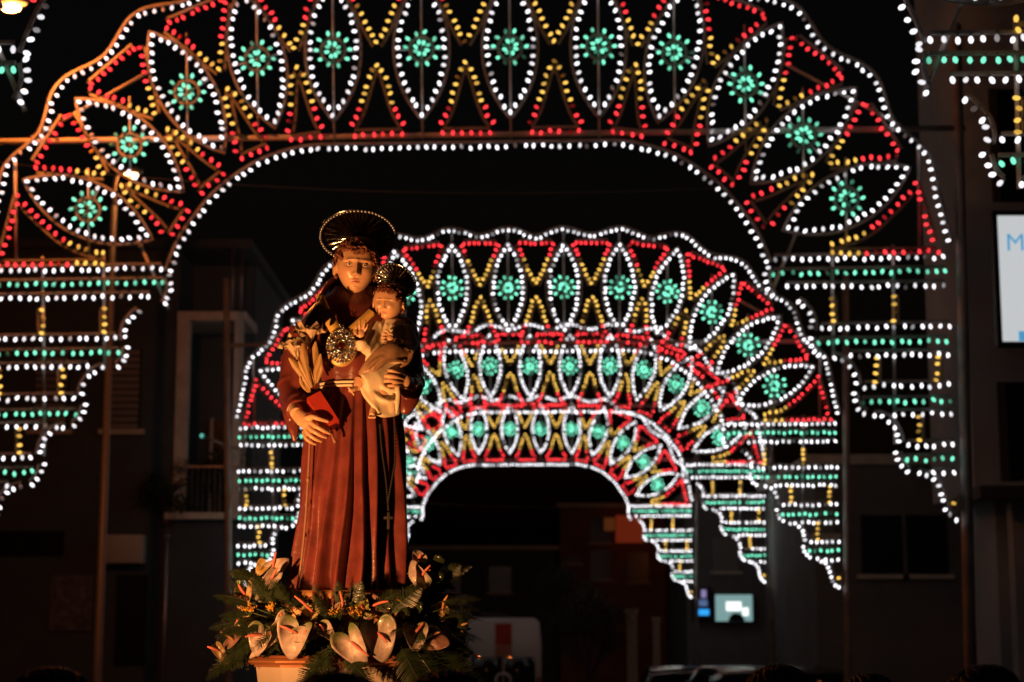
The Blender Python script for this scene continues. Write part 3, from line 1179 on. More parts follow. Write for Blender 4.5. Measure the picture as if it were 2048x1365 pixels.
# ---- the child on the arm
child = thing('child_figure', 'carved child with small silver halo and cream robe seated on the friar\'s arm', 'statue', S(775, 830, -.2))
CP = []
HC = .165
Mc = Matrix.Translation(S(778, 604, -.2)) @ Matrix.Rotation(radians(-14), 4, 'Z') @ Matrix.Rotation(radians(6), 4, 'Y') @ Matrix.Rotation(radians(10), 4, 'X')
cb = MB()
head_shape(cb, Mc, HC, True, 90, 80)
cb.tube([S(781, 628, -.18), S(783, 650, -.17)], [.033, .036], 14)
cb.tube([S(784, 645, -.17), S(788, 680, -.16), S(790, 735, -.17)], [.05, .07, .07], 18, flat=.8, up=(0, 1, 0))
cb.tube([S(760, 655, -.2), S(742, 690, -.24), S(730, 695, -.27), S(725, 682, -.285)], [.026, .022, .02, .017], 12)       # blessing arm
cb.ball(S(722, 668, -.29), (.018, .011, .02), segs=10, rings=8)
for x0, y0, x1, y1, x2, y2, r in ((715, 662, 712, 655, 716, 650, .0052), (720, 659, 719, 646, 719, 637, .0055), (726, 659, 729, 648, 731, 640, .0055), (729, 663, 734, 655, 736, 648, .005)):
    cb.tube(catmull([tuple(S(x0, y0, -.29)), tuple(S(x1, y1, -.3)), tuple(S(x2, y2, -.3))], 4), [r * 1.15, r, r * .75], 8)
cb.tube(catmull([tuple(S(716, 672, -.29)), tuple(S(711, 667, -.305)), tuple(S(707, 662, -.305))], 4), [.0062, .0055, .004], 8)
cb.tube([S(810, 660, -.17), S(815, 695, -.19), S(801, 690, -.25), S(788, 682, -.27)], [.026, .023, .02, .016], 12)            # folded arm
cb.ball(S(780, 677, -.28), (.018, .011, .015), segs=10, rings=8)
for x0, y0, x1, y1, x2, y2 in ((775, 670, 768, 667, 764, 669), (773, 675, 766, 674, 762, 676), (773, 681, 767, 681, 764, 683), (777, 685, 772, 687, 769, 688)):
    cb.tube(catmull([tuple(S(x0, y0, -.285)), tuple(S(x1, y1, -.295)), tuple(S(x2, y2, -.29))], 4), [.0058, .0052, .004], 8)
cb.tube(catmull([tuple(S(780, 668, -.285)), tuple(S(774, 662, -.295)), tuple(S(770, 660, -.29))], 4), [.0058, .0052, .004], 8)
cb.tube([S(780, 735, -.18), S(745, 757, -.25), S(722, 764, -.27)], [.05, .045, .036], 14)      # thigh to knee, shin, foot
cb.tube([S(722, 764, -.27), S(715, 772, -.28), S(708, 776, -.285)], [.034, .025, .018], 12)
cb.tube([S(714, 774, -.285), S(706, 780, -.3), S(699, 782, -.31)], [.017, .016, .012], 12, flat=.7, up=(0, 0, 1))
for k in range(5):
    cb.ball(S(698 + k * 2.4, 776 + k * 3.4, -.315 + .003 * k), (.0065 - .0004 * k, .007, .0055), segs=8, rings=6)
cb.tube([S(785, 750, -.2), S(765, 790, -.25), S(752, 818, -.26)], [.045, .035, .024], 14)
cb.tube([S(752, 812, -.26), S(747, 824, -.28), S(744, 832, -.295)], [.02, .019, .014], 12)
for k in range(5):
    cb.ball(S(738 + k * 3.2, 835 + (k % 2), -.303), (.0062 - .0004 * k, .007, .0055), segs=8, rings=6)
cbo = link('child_body', paint_skin(remesh(cb, 'child_body', SKIN, .0024, 1, .4), Mc, HC))
CP.append(cbo)
eyes(Mc, HC, None)
curls(Mc, HC, None, True, random.Random(8), 170, .41, .2)
CP += [o for o in COL.objects if o.name.split('.')[0] in ('eye', 'hair') and o.parent is None]
HRc = Matrix.Rotation(radians(24), 3, 'Y') @ Matrix.Rotation(radians(-38), 3, 'X')
CP.append(halo('halo', S(792, 561, -.14), .098, HRc, None, 40))
rbm = MB()
rbm.tube([S(783, 640, -.18), S(783, 655, -.18), S(785, 690, -.18), S(782, 735, -.2)], [.052, .07, .08, .085], 22, flat=.85, up=(0, 1, 0))
rbm.tube([S(757, 650, -.2), S(742, 684, -.25), S(731, 698, -.28), S(725, 690, -.29)], [.033, .034, .031, .029], 14)      # wide cuff
rbm.tube([S(727, 700, -.285), S(724, 686, -.292), S(724, 682, -.292)], [.028, .03, .03], 14)
rbm.tube([S(808, 655, -.17), S(818, 690, -.18), S(811, 705, -.22), S(796, 688, -.262)], [.04, .046, .04, .028], 14)
rbm.tube([S(785, 735, -.19), S(748, 760, -.265), S(728, 768, -.28)], [.075, .055, .045], 18)
for k in range(11):                   # the skirt hanging from the knees
    a = k / 10
    x0, x1 = 728 + 58 * a, 757 + 36 * a
    rbm.tube(catmull([tuple(S(x0, 764 - 6 * a, -.27 + .05 * a)), tuple(S((x0 + x1) / 2 + 2, 795, -.275 + .05 * a)), tuple(S(x1, 828 + 7 * sin(a * 3), -.268 + .05 * a))], 6), [.026, .024, .017], 10)
rbm.tube([S(760, 770, -.24), S(772, 800, -.24), S(776, 828, -.235)], [.06, .055, .04], 16, flat=.6, up=(0, 1, 0))
for pp in (((748, 738), (760, 768), (785, 782), (797, 770)), ((730, 758), (750, 790), (775, 803), (795, 800)), ((716, 762), (730, 790), (748, 812), (758, 825)), ((797, 765), (796, 800), (793, 830)),
           ((745, 722), (765, 745), (792, 752))):
    rbm.tube(catmull([tuple(S(x, y, -.287 + (.012 if x > 780 else 0))) for x, y in pp], 6), [.004, .012, .012, .004], 8)
for pp in (((763, 645), (757, 672), (748, 705)), ((775, 648), (768, 680), (757, 712)), ((790, 650), (785, 680), (775, 710))):
    rbm.tube(catmull([tuple(S(x, y, -.238)) for x, y in pp], 6), [.004, .011, .011, .004], 8)
rbm.tube([S(765, 660, -.2), S(752, 690, -.22), S(750, 725, -.25)], [.035, .04, .045], 16)
CP.append(link('robe', remesh(rbm, 'robe', CREAM, .0045, 7, .5)))
mt = MB()
mt.tube(catmull([tuple(S(*p)) for p in [(722, 752, -.275), (740, 735, -.295), (765, 712, -.3), (790, 702, -.285), (812, 715, -.22)]], 6), [.02, .034, .042, .042, .045], 16, flat=.6, up=(0, -1, 0))
mt.tube(catmull([tuple(S(*p)) for p in [(812, 655, -.13), (818, 690, -.14), (816, 730, -.15), (800, 752, -.19)]], 6), [.05, .05, .055, .04], 16, flat=.6, up=(0, -1, 0))
mt.tube(catmull([tuple(S(*p)) for p in [(790, 645, -.16), (808, 650, -.15), (818, 672, -.15)]], 6), [.02, .04, .045], 14)
for pp in (((730, 742), (760, 716), (795, 712)), ((745, 745), (775, 722), (815, 725)), ((765, 705), (795, 694), (820, 700)), ((800, 735), (818, 722), (828, 700))):
    mt.tube(catmull([tuple(S(x, y, -.322 + max(0, x - 765) * .0012)) for x, y in pp], 6), [.004, .01, .01, .004], 8)
CP.append(link('mantle', remesh(mt, 'mantle', MANTLE, .0045, 6, .5)))
rebase(child, CP)

# ---- flood lamp on a stand that lights the statue (just below the picture)
LPos = Vector((-1.82, 6.2, 1.62))
LX, LY = LPos.x, LPos.y
flood = thing('flood_lamp', 'small warm flood lamp on a stand in front of the plinth', 'lamp', (LX, LY, 0))
aim = (S(712, 690) - LPos).normalized()
mb = MB()
mb.tube([(LX, LY, .02), (LX, LY, 1.54)], .016, 8)
for a in (0, 2.1, 4.2):
    mb.tube([(LX, LY, .35), (LX + .3 * cos(a), LY + .3 * sin(a), .0)], .01, 6)
FP = [mb.build('stand', mat('black_metal', (.02, .02, .02), .5))]
mb = MB()
q = aim.to_track_quat('Z', 'Y').to_matrix()
mb.lathe([(.04, -.1), (.06, -.08), (.075, -.02), (.085, .0)], LPos - aim * .06, 16, rot=q, caps=True)
FP.append(mb.build('lamp_head', mat('black_metal', (.02, .02, .02), .5)))
mb = MB()
mb.lathe([(.001, .0), (.07, .0)], LPos - aim * .058, 16, rot=q, caps=False)
FP.append(mb.build('lamp_glass', emit('flood_glass', (1, .6, .25), 30)))
ld = bpy.data.lights.new('flood_light', 'SPOT')
ld.energy = 470
ld.color = (1, .41, .12)
ld.spot_size = radians(95)
ld.spot_blend = 1.0
ld.shadow_soft_size = .035
lo = bpy.data.objects.new('flood_light', ld)
COL.objects.link(lo)
lo.location = LPos
lo.rotation_euler = (-aim).to_track_quat('Z', 'Y').to_euler()
FP.append(lo)
rebase(flood, FP)

# ================================================================== PLINTH AND BIER
PZ = at(680, 1312, 7.72).z                      # top of the plinth's front rim
PXC, PYC = S(690, 1300).x, Y0 + .02
plinth = thing('plinth', 'cream faceted plinth with copper coloured mouldings under the flowers', 'plinth', (PXC, PYC, PZ - .55))
def octa(hw, hd, ch, z):
    pts = [(-hw + ch, -hd), (hw - ch, -hd), (hw, -hd + ch), (hw, hd - ch), (hw - ch, hd), (-hw + ch, hd), (-hw, hd - ch), (-hw, -hd + ch)]
    return [Vector((PXC + x, PYC + y, z)) for x, y in pts]
COPPER = mat('copper_moulding', (.5, .2, .09), .3, .5, var=.1, vscale=10)
PLC = mat('plinth_cream', (.5, .4, .33), .5, var=.06, vscale=5)
mb = MB()
mb.loft([octa(.30, .30, .11, PZ - .55), octa(.315, .315, .115, PZ - .42), octa(.365, .345, .125, PZ - .05)])
PP = [mb.build('case', PLC, smooth=False)]
mb = MB()
mb.loft([octa(.372, .352, .127, PZ - .05), octa(.372, .352, .127, PZ - .04)])
mb.loft([octa(.385, .365, .13, PZ - .0398), octa(.395, .375, .133, PZ - .03), octa(.395, .375, .133, PZ - .022), octa(.385, .365, .13, PZ - .012)])
mb.loft([octa(.372, .352, .127, PZ - .0118), octa(.38, .36, .128, PZ - .004), octa(.376, .356, .128, PZ)])
PP.append(mb.build('top_moulding', COPPER, smooth=False))
mb = MB()
mb.loft([octa(.33, .33, .12, PZ - .585), octa(.34, .34, .12, PZ - .57), octa(.33, .33, .12, PZ - .551)])
PP.append(mb.build('base_moulding', COPPER, smooth=False))
rebase(plinth, PP)
BZ = PZ - .585
bier = thing('processional_bier', 'plain wooden carrying bier with long poles under the plinth', 'bier', (PXC, PYC, 0))
WOOD = mat('dark_wood', (.12, .06, .03), .5, var=.25, vscale=6)
mb = MB()
mb.box((PXC, PYC, BZ - .03), (1.15, 1.15, .06), bev=.008)
BPts = [mb.build('deck', WOOD, smooth=False)]
for sx in (-1, 1):
    mb = MB()
    mb.box((PXC + sx * .42, PYC, BZ - .111), (.08, 3.0, .1), bev=.01)
    BPts.append(mb.build('carrying_pole', WOOD, smooth=False))
    for sy in (-1, 1):
        mb = MB()
        mb.box((PXC + sx * .52, PYC + sy * .5, (BZ - .06) / 2), (.06, .06, BZ - .061), bev=.006)
        BPts.append(mb.build('leg', WOOD, smooth=False))
rebase(bier, BPts)

# ================================================================== FLOWERS
mound = thing('foliage_base', 'dark green foam and moss mound holding the flowers on the plinth', 'moss', (PXC, PYC, PZ))
mb = MB()
rg = random.Random(11)
for k in range(40):
    a, r = rg.uniform(0, 6.28), rg.uniform(.05, .3)
    mb.ball((PXC + r * cos(a) * 1.1, PYC + r * sin(a) * .95, PZ + .03 + .2 * (1 - r / .34) * rg.uniform(.4, 1)), (.075, .075, .055), segs=8, rings=6)
mb.ball((PXC, PYC, PZ + .01), (.36, .33, .12), segs=20, rings=10)
o = link('moss', remesh(mb, 'moss', mat('moss', (.02, .032, .014), .9, var=.4, vscale=40, bump=.8, bscale=120), .012, 1))
rebase(mound, [o])

HEART = [(0, 1.0), (.35, .86), (.7, .72), (1.05, .66), (1.4, .66), (1.8, .7), (2.2, .72), (2.55, .66), (2.85, .48), (3.05, .28), (pi, .16)]
SPM = mat('spathe', (.7, .6, .5), .42, var=.1, vscale=60, bump=.25, bscale=55, attr='col', coat=.08)
SPAD = mat('spadix_pink', (.62, .16, .12), .5, var=.15, vscale=80, bump=.4, bscale=300)
SPADY = mat('spadix_tan', (.5, .25, .09), .5, var=.15, vscale=80, bump=.4, bscale=300)
STEM = mat('stem_green', (.05, .075, .02), .5)
def anthurium(A, T, dyA, dyT, width, side, spad, spdy, tone, green, curl, label, stem_to, pink=True, sp_w=1.0):
    """A attachment pixel, T tip pixel; side: pixel direction hint for the blade's width"""
    pa, pt = S(*A, dyA), S(*T, dyT)
    root = thing('anthurium', label, 'flower', pa, 'anthurium blooms round the statue')
    e1 = pt - pa
    L = e1.length
    e1.normalize()
    nrm = Vector(side)
    nrm = (nrm - e1 * nrm.dot(e1)).normalized()
    e2 = e1.cross(nrm).normalized()
    n = 44
    m = 9
    V, Cc, Fc = [Vector((0, 0, 0))], [tone], []
    hx = [h[0] for h in HEART]
    hy = [h[1] for h in HEART]
    rngf = random.Random(int(A[0] * 7 + A[1]))
    ph0 = rngf.uniform(0, 6)
    for i in range(1, m + 1):
        rr = i / m
        for j in range(n):
            a = -pi + 2 * pi * (j + .5) / n
            r = np.interp(abs(a), hx, hy) * L * rr
            x, y = r * cos(a), r * sin(a) * width
            z = 1.7 * curl * L * (rr ** 2) * (.35 * (y / L) ** 2 * 2.2 - .25 * (x / L) ** 2 * (1 if x > 0 else -.8)) * 2 + .05 * L * rr * sin(3 * a + ph0) + .02 * L * rr * rr * sin(7 * a + 2 * ph0) - .014 * L * rr * abs(cos(4.5 * a)) + .12 * L * math.exp(-(y / (.16 * L)) ** 2) * -rr * .4
            V.append(e1 * x + e2 * y + nrm * z)
            g = max(0, min(1, (rr - .35) / .5)) * max(0, min(1, (abs(a) - 1.35) / .9)) * green * .9
            gc = (.07, .12, .012)
            vein = .92 + .08 * cos(9 * a)
            Cc.append(tuple((tone[q] * (1 - g) + gc[q] * g) * vein for q in range(3)))
    for j in range(n):
        Fc.append((0, 1 + j, 1 + (j + 1) % n) if j != n - 1 else (0, n, 1))
        for i in range(m - 1):
            a, b = 1 + i * n + j, 1 + i * n + (j + 1) % n
            Fc.append((a, a + n, b + n, b))
    k = len(V)
    V2 = V + [v - nrm * .0016 for v in V]
    F2 = Fc + [tuple(x + k for x in f)[::-1] for f in Fc]
    e0 = 1 + (m - 1) * n
    for j in range(n):
        a, b = e0 + j, e0 + (j + 1) % n
        F2.append((a, a + k, b + k, b))
    me = bpy.data.meshes.new('spathe')
    me.from_pydata([tuple(v) for v in V2], [], F2)
    at_ = me.color_attributes.new('col', 'FLOAT_COLOR', 'POINT')
    cc = Cc + Cc
    at_.data.foreach_set('color', [q for c in cc for q in (*c, 1)])
    me.materials.append(SPM)
    me.polygons.foreach_set('use_smooth', [True] * len(me.polygons))
    link('spathe', me, root)
    ps = S(*spad, dyA + spdy)
    d = ps - pa
    mb = MB()
    bend = nrm * d.length * .1
    mb.tube(catmull([tuple(d * 0), tuple(d * .5 + bend), tuple(d)], 5), [.0042, .0062, .0058, .0035], 10)
    mb.ball(d, .0036, segs=8, rings=6)
    mb.build('spadix', SPAD if pink else SPADY, root)
    st = Vector(stem_to) - pa
    mb = MB()
    mb.tube(catmull([(0, 0, 0), tuple(-nrm * .02 + st * .3 + Vector((0, 0, -.01))), tuple(st)], 5), .0032, 6)
    mb.build('stem', STEM, root)
    return root
W_, M_, D_ = (.43, .34, .325), (.26, .14, .115), (.2, .13, .06)
core = Vector((PXC, PYC - .05, PZ + .08))
F_ = (0, -1, .25)
FLW = [
 ((594, 1267), (574, 1313), -.40, -.43, 1.05, (-.15, -1, .3), (560, 1252), -.02, W_, .9, .5, 'white anthurium with green lobes and pink spike over the plinth\'s corner post', 1),
 ((702, 1284), (725, 1333), -.44, -.47, .85, (-.35, -1, .2), (737, 1312), -.02, W_, 1, .5, 'white anthurium whose long pink spike points down over the plinth\'s copper edge', 1),
 ((756, 1266), (768, 1321), -.42, -.45, .95, (.1, -1, .15), (774, 1284), -.03, W_, .9, .4, 'broad white anthurium with short dark pink spike above the plinth\'s copper edge', 1),
 ((829, 1268), (834, 1302), -.40, -.42, 1.05, (.15, -1, .4), (846, 1247), -.03, W_, .9, .6, 'white anthurium with green wing and upright pink spike beside the mauve one', 1),
 ((862, 1272), (900, 1297), -.38, -.40, .8, (-.3, -1, .5), (879, 1265), -.03, M_, 0, -.5, 'mauve brown anthurium with tan spike hanging towards the white vehicle', 0),
 ((842, 1156), (812, 1122), -.2, -.16, .62, (-.6, -1, -.2), (860, 1132), -.04, W_, .8, .3, 'cream anthurium leaning on the habit\'s right side with pink spike turned out', 1),
 ((846, 1150), (842, 1194), -.2, -.26, .6, (.7, -1, .1), (860, 1140), -.02, D_, .3, .3, 'olive cream anthurium blade hanging below the rosary cross', 1),
 ((838, 1118), (833, 1096), -.12, -.1, .9, (.3, -1, .2), (842, 1108), -.02, W_, .6, .3, 'small cream anthurium topmost on the rosary side', 1),
 ((545, 1138), (576, 1122), -.1, -.12, .8, (0, -1, -.3), (552, 1105), -.03, W_, .6, .4, 'cream anthurium with upright pink spike topmost on the book side', 1),
 ((528, 1134), (512, 1148), -.1, -.12, 1.0, (-.3, -1, .2), (516, 1142), -.03, (.4, .28, .09), .3, .4, 'olive yellow anthurium cupped beside the topmost pink spike', 0),
 ((542, 1160), (514, 1190), -.2, -.24, .5, (.6, -.6, .8), (554, 1137), -.03, W_, .2, .8, 'cream anthurium curled nearly edge-on under two pink spikes', 1),
 ((490, 1190), (484, 1234), -.15, -.2, .62, (-.5, -1, .1), (477, 1170), -.03, (.55, .36, .2), .4, .4, 'tan anthurium at the outer book side with pink spike pointing up', 1),
 ((627, 1226), (650, 1204), -.3, -.28, .9, (-.1, -1, .6), (590, 1193), -.05, (.5, .4, .16), .6, .5, 'yellow green anthurium with long slanting pink spike before the habit\'s hem', 1),
 ((686, 1220), (662, 1216), -.31, -.33, .9, (.0, -1, .6), (680, 1184), -.05, W_, .7, .5, 'cream anthurium with upright pink spike at the middle of the hem', 1),
 ((742, 1214), (788, 1224), -.3, -.3, .75, (.1, -1, .6), (776, 1203), -.05, M_, .1, .4, 'mauve anthurium with level pink spike before the hem on the rosary side', 1),
 ((722, 1210), (738, 1236), -.3, -.34, .7, (-.2, -1, .3), (730, 1222), -.02, (.28, .28, .07), 1, .4, 'green streaked anthurium between two pink spikes at the hem', 1),
 ((885, 1220), (868, 1200), -.25, -.2, .5, (-.4, -1, .4), (895, 1192), -.05, (.4, .26, .12), .5, .4, 'narrow tan anthurium with upright tan spike on the rosary side', 0),
 ((912, 1257), (928, 1278), -.3, -.32, .55, (-.4, -1, .6), (934, 1247), -.04, D_, .2, .5, 'small brown anthurium with tan spike level with the vehicle\'s roof', 0),
 ((524, 1270), (508, 1310), -.36, -.38, .9, (-.2, -1, .25), (490, 1274), -.04, W_, .9, .4, 'pale anthurium with level pink spike beside the plinth\'s side facet', 1),
 ((553, 1262), (503, 1318), -.37, -.4, .3, (.5, -1, .3), (538, 1268), -.02, (.6, .46, .34), .3, .7, 'pinkish anthurium blade twisted on edge across the plinth\'s side facet', 1),
 ((466, 1279), (494, 1248), -.3, -.28, .35, (.4, -1, .4), (442, 1264), -.04, M_, .1, .6, 'dusky edge-on anthurium with tan spike at the outer book side', 0),
 ((438, 1302), (456, 1330), -.3, -.3, .5, (-.2, -1, .5), (416, 1294), -.04, D_, .1, .5, 'lowest dusky anthurium with short pink spike hanging among the ferns', 1),
 ((648, 1262), (672, 1278), -.4, -.41, .8, (.2, -1, .4), (640, 1250), -.03, W_, 1, .7, 'green edged cream anthurium wedged beside the long drooping pink spike', 1),
 ((606, 1272), (640, 1262), -.39, -.39, .7, (.1, -1, .3), (612, 1262), -.02, W_, 1, .8, 'ragged green edged anthurium wing behind the corner post bloom', 1),
 ((806, 1258), (790, 1276), -.37, -.39, .7, (-.2, -1, .5), (812, 1246), -.03, (.22, .22, .06), 1, .6, 'olive green anthurium beside the white one with the green wing', 0),
 ((568, 1240), (548, 1250), -.36, -.38, .9, (-.3, -1, .5), (560, 1226), -.03, W_, .9, .7, 'small folded cream anthurium above the plinth\'s side facet', 1),
 ((738, 1250), (716, 1256), -.37, -.38, .8, (.1, -1, .6), (742, 1238), -.03, M_, .5, .6, 'small dusky anthurium above the broad white bloom', 1),
 ((480, 1252), (462, 1262), -.3, -.32, .7, (-.2, -1, .5), (474, 1240), -.03, D_, .5, .6, 'small brown anthurium half hidden in the book side ferns', 1),
]
for (A, T, dA, dT, wd, sd, sp, spd, tone, gr, cu, lab, pk) in FLW:
    p = S(*A, dA)
    anthurium(A, T, dA, dT, wd, sd, sp, spd, tone, gr, cu, lab, core + (p - core) * .35, bool(pk))

# ferns: a rachis with paired toothed leaflets
FERN = mat('fern_green', (.018, .03, .012), .38, var=.4, vscale=25, coat=.15)
def frond_mesh(seed, n=24, L=.3, broad=1.0):
    rg = random.Random(seed)
    mb = MB()
    def pos(t):
        return Vector((L * t, 0, -.28 * L * t * t + .0))
    mb.tube([pos(t) for t in np.linspace(0, 1, 10)], [.0022, .0018, .0006], 5)
    for i in range(n):
        t = .1 + .88 * i / n
        p = pos(t)
        ln = .3 * L * broad * (sin(pi * min(1, .18 + t * .82)) ** .8) * rg.uniform(.85, 1.1)
        for s in (-1, 1):
            d = Vector((.42, s, rg.uniform(-.25, .05))).normalized()
            u = Vector((1, 0, 0)) - d * d.x
            u.normalize()
            w = ln * .085 + .0015
            V, Fc = [], []
            K = 6
            for k in range(K + 1):
                q = k / K
                c = p + d * ln * q + Vector((0, 0, -.18 * ln * q * q))
                ww = w * (1 - q) ** .55 * (1.0 if k % 2 else .62)
                V += [c - u * ww, c + Vector((0, 0, -.15 * ww)), c + u * ww]
                if k:
                    a = 3 * (k - 1)
                    Fc += [(a, a + 1, a + 4, a + 3), (a + 1, a + 2, a + 5, a + 4)]
            mb.add(V, Fc)
    return mb.mesh('frond', FERN)
FM = [frond_mesh(s, 24, .3, b) for s, b in ((1, 1.0), (2, .8), (3, 1.15), (4, .65))]
def fern(p, d, up, sc, k, label):
    r = thing('fern_frond', label, 'fern', p, 'fern fronds round the flowers')
    d = Vector(d).normalized()
    up = Vector(up)
    z = (up - d * up.dot(d)).normalized()
    y = z.cross(d)
    o = link('leaf_blade', FM[k % 4], r)
    o.matrix_local = Matrix((d, y, z)).transposed().to_4x4() @ Matrix.Scale(sc, 4)
    mb = MB()
    q = (core + Vector((0, 0, -.02)) - Vector(p)) * .4
    mb.tube([(0, 0, 0), tuple(q)], .0022, 5)
    mb.build('stalk', STEM, r)
    return r
LF = {'front': 'dark fern frond drooping over the plinth\'s copper edge', 'left': 'dark fern frond spreading from the flowers on the book side', 'right': 'dark fern frond spreading from the flowers on the rosary side',
      'hem': 'dark fern frond tucked against the hem of the habit'}
fr = []
for px, py, dy, d, up, sc in ((668, 1300, -.4, (-.45, -.35, -.4), (0, -1, .35), .7), (640, 1308, -.42, (-.15, -.3, -.55), (0, -1, .3), .6), (690, 1308, -.42, (.35, -.3, -.35), (0, -1, .3), .6),
                              (655, 1312, -.43, (.05, -.35, -.5), (0, -1, .3), .55),
                              (800, 1290, -.4, (.3, -.3, -.5), (0, -1, .4), .9), (830, 1300, -.4, (.45, -.25, -.55), (0, -1, .4), 1.0), (860, 1300, -.36, (.6, -.2, -.5), (0, -1, .4), 1.0), (850, 1315, -.38, (.15, -.2, -.8), (0, -1, .3), .95)):
    fr.append(('front', px, py, dy, d, up, sc))
for k in range(15):
    a = -.5 + 1.25 * k / 14
    fr.append(('left', 500 + rg.uniform(-20, 30), 1300 - 95 * k / 14, -.25 + rg.uniform(-.08, .12), (-1, -.3 + rg.uniform(-.3, .3), a * .8 - .28 + rg.uniform(-.2, .2)), (rg.uniform(-.3, .3), -.6, .9), rg.uniform(.42, .7)))
    fr.append(('right', 872 + rg.uniform(-20, 20), 1305 - 100 * k / 14, -.25 + rg.uniform(-.08, .12), (1, -.3 + rg.uniform(-.3, .3), a * .7 - .35 + rg.uniform(-.2, .2)), (rg.uniform(-.3, .3), -.6, .9), rg.uniform(.4, .68)))
for k in range(16):
    x = 540 + 300 * k / 15
    fr.append(('hem', x, 1215 + rg.uniform(-12, 25), -.27 + rg.uniform(-.06, .06), ((x - 690) / 220 + rg.uniform(-.3, .3), -.3, .45 + rg.uniform(-.2, .35)), (0, -1, .6), rg.uniform(.35, .6)))
for k in range(14):
    x = 520 + 370 * k / 13
    fr.append(('hem', x, 1262 + rg.uniform(-20, 18), -.33 + rg.uniform(-.04, .04), ((x - 690) / 200 + rg.uniform(-.5, .5), -.5, rg.uniform(-.4, .4)), (0, -1, .5), rg.uniform(.4, .6)))
for k in range(8):
    x = (500, 515, 530, 546, 850, 862, 875, 885)[k]
    fr.append(('left' if k < 4 else 'right', x, 1200 - rg.uniform(0, 50), -.12, ((-.7 if k < 4 else .7) + rg.uniform(-.3, .3), -.4, .5), (0, -1, .5), rg.uniform(.32, .5)))
LFS = {'front': 'dark fern frond drooping beside the ', 'left': 'dark fern frond spreading sideways near the ', 'right': 'dark fern frond spreading sideways near the ', 'hem': 'dark fern frond tucked in near the '}
def near_flower(px, py):
    q = min(FLW, key=lambda f: (f[0][0] - px) ** 2 + (f[0][1] - py) ** 2)
    return ' '.join(q[11].split()[:9])
def trim_label(t):
    lab = t.split()[:16]
    while lab[-1] in ('and', 'with', 'at', 'the', 'on', 'over', 'of', 'to', 'whose', 'before', 'beside', 'under', 'two', 'short', 'long', 'upright', 'level', 'dark', 'down', 'points', 'above', 'side', 'nearly', 'between', 'across', 'among', 'below', 'in', 'from', 'towards', 'rosary', 'book', 'slanting', 'outer', 'leaning'):
        lab.pop()
    return ' '.join(lab)
for k, (w, px, py, dy, d, up, sc) in enumerate(fr):
    fern(S(px, py, dy), d, up, sc, k, trim_label(LFS[w] + near_flower(px, py)))

# small leaves filling the mound between the blooms: too many to count
mb = MB()
for k in range(1500):
    a = rg.uniform(-pi, pi)
    t = rg.random()
    hw = .34 + .12 * (1 - t)
    p = Vector((PXC + hw * 1.12 * sin(a), PYC - (.3 + .1 * (1 - t)) * cos(a), PZ - .02 + t * .27 + (.1 * abs(sin(a)) ** 3 * t)))
    p += Vector((rg.gauss(0, .025), rg.gauss(0, .02), rg.gauss(0, .015)))
    d = Vector((sin(a) + rg.gauss(0, .5), -cos(a) + rg.gauss(0, .4), rg.gauss(.1, .5))).normalized()
    u = d.orthogonal().normalized()
    u = Quaternion(d, rg.uniform(0, 6.28)) @ u
    nn = u.cross(d)
    s_ = rg.uniform(.02, .05)
    mb.add([p, p + d * s_ * .45 + u * s_ * .26 + nn * s_ * .06, p + d * s_ * .5 - nn * s_ * .05, p + d * s_ * .45 - u * s_ * .26 + nn * s_ * .06, p + d * s_ - nn * s_ * .15], [(0, 1, 2), (0, 2, 3), (1, 4, 2), (2, 4, 3)])
o = mb.build('filler_leaves', mat('filler_leaf', (.022, .034, .014), .35, var=.5, vscale=9, coat=.2))
o['kind'] = 'stuff'
o['label'] = 'mass of small dark leaves packed between the blooms'
# broad glossy leaves
LG = mat('glossy_leaf', (.022, .035, .014), .22, var=.3, vscale=20, coat=.3)
for k, (px, py, dy, dx, dz, ln, lab) in enumerate(((500, 1160, -.1, -.1, .03, .1, 'book'), (520, 1250, -.3, -.08, .0, .11, 'book'), (560, 1215, -.25, -.03, .06, .1, 'book'), (610, 1240, -.32, .02, -.04, .1, 'book'), (820, 1235, -.3, .05, .05, .1, 'rosary'),
                                                   (700, 1245, -.34, .05, -.05, .1, 'rosary'), (790, 1240, -.33, .06, .03, .09, 'rosary'), (895, 1235, -.28, .09, -.05, .11, 'rosary'), (860, 1190, -.15, .06, .09, .12, 'rosary'), (870, 1150, -.1, .03, .09, .1, 'rosary'))):
    p = S(px, py, dy)
    r = thing('broad_leaf', trim_label('glossy dark broad leaf behind the ' + near_flower(px, py)), 'leaf', p, 'broad leaves among the flowers')
    mb = MB()
    d = Vector((dx, -.05, dz)).normalized() * ln
    blade(mb, catmull([(0, 0, 0), tuple(d * .4 + Vector((0, -.01, .012))), tuple(d * .75 + Vector((0, -.015, .01))), tuple(d)], 4), [.003, .026, .024, .001], cup=.3, nrm=(.1, -1, .4))
    mb.build('blade', LG, r)
    mb = MB()
    mb.tube([(0, 0, 0), tuple((core - p) * .4)], .0025, 5)
    mb.build('stalk', STEM, r)

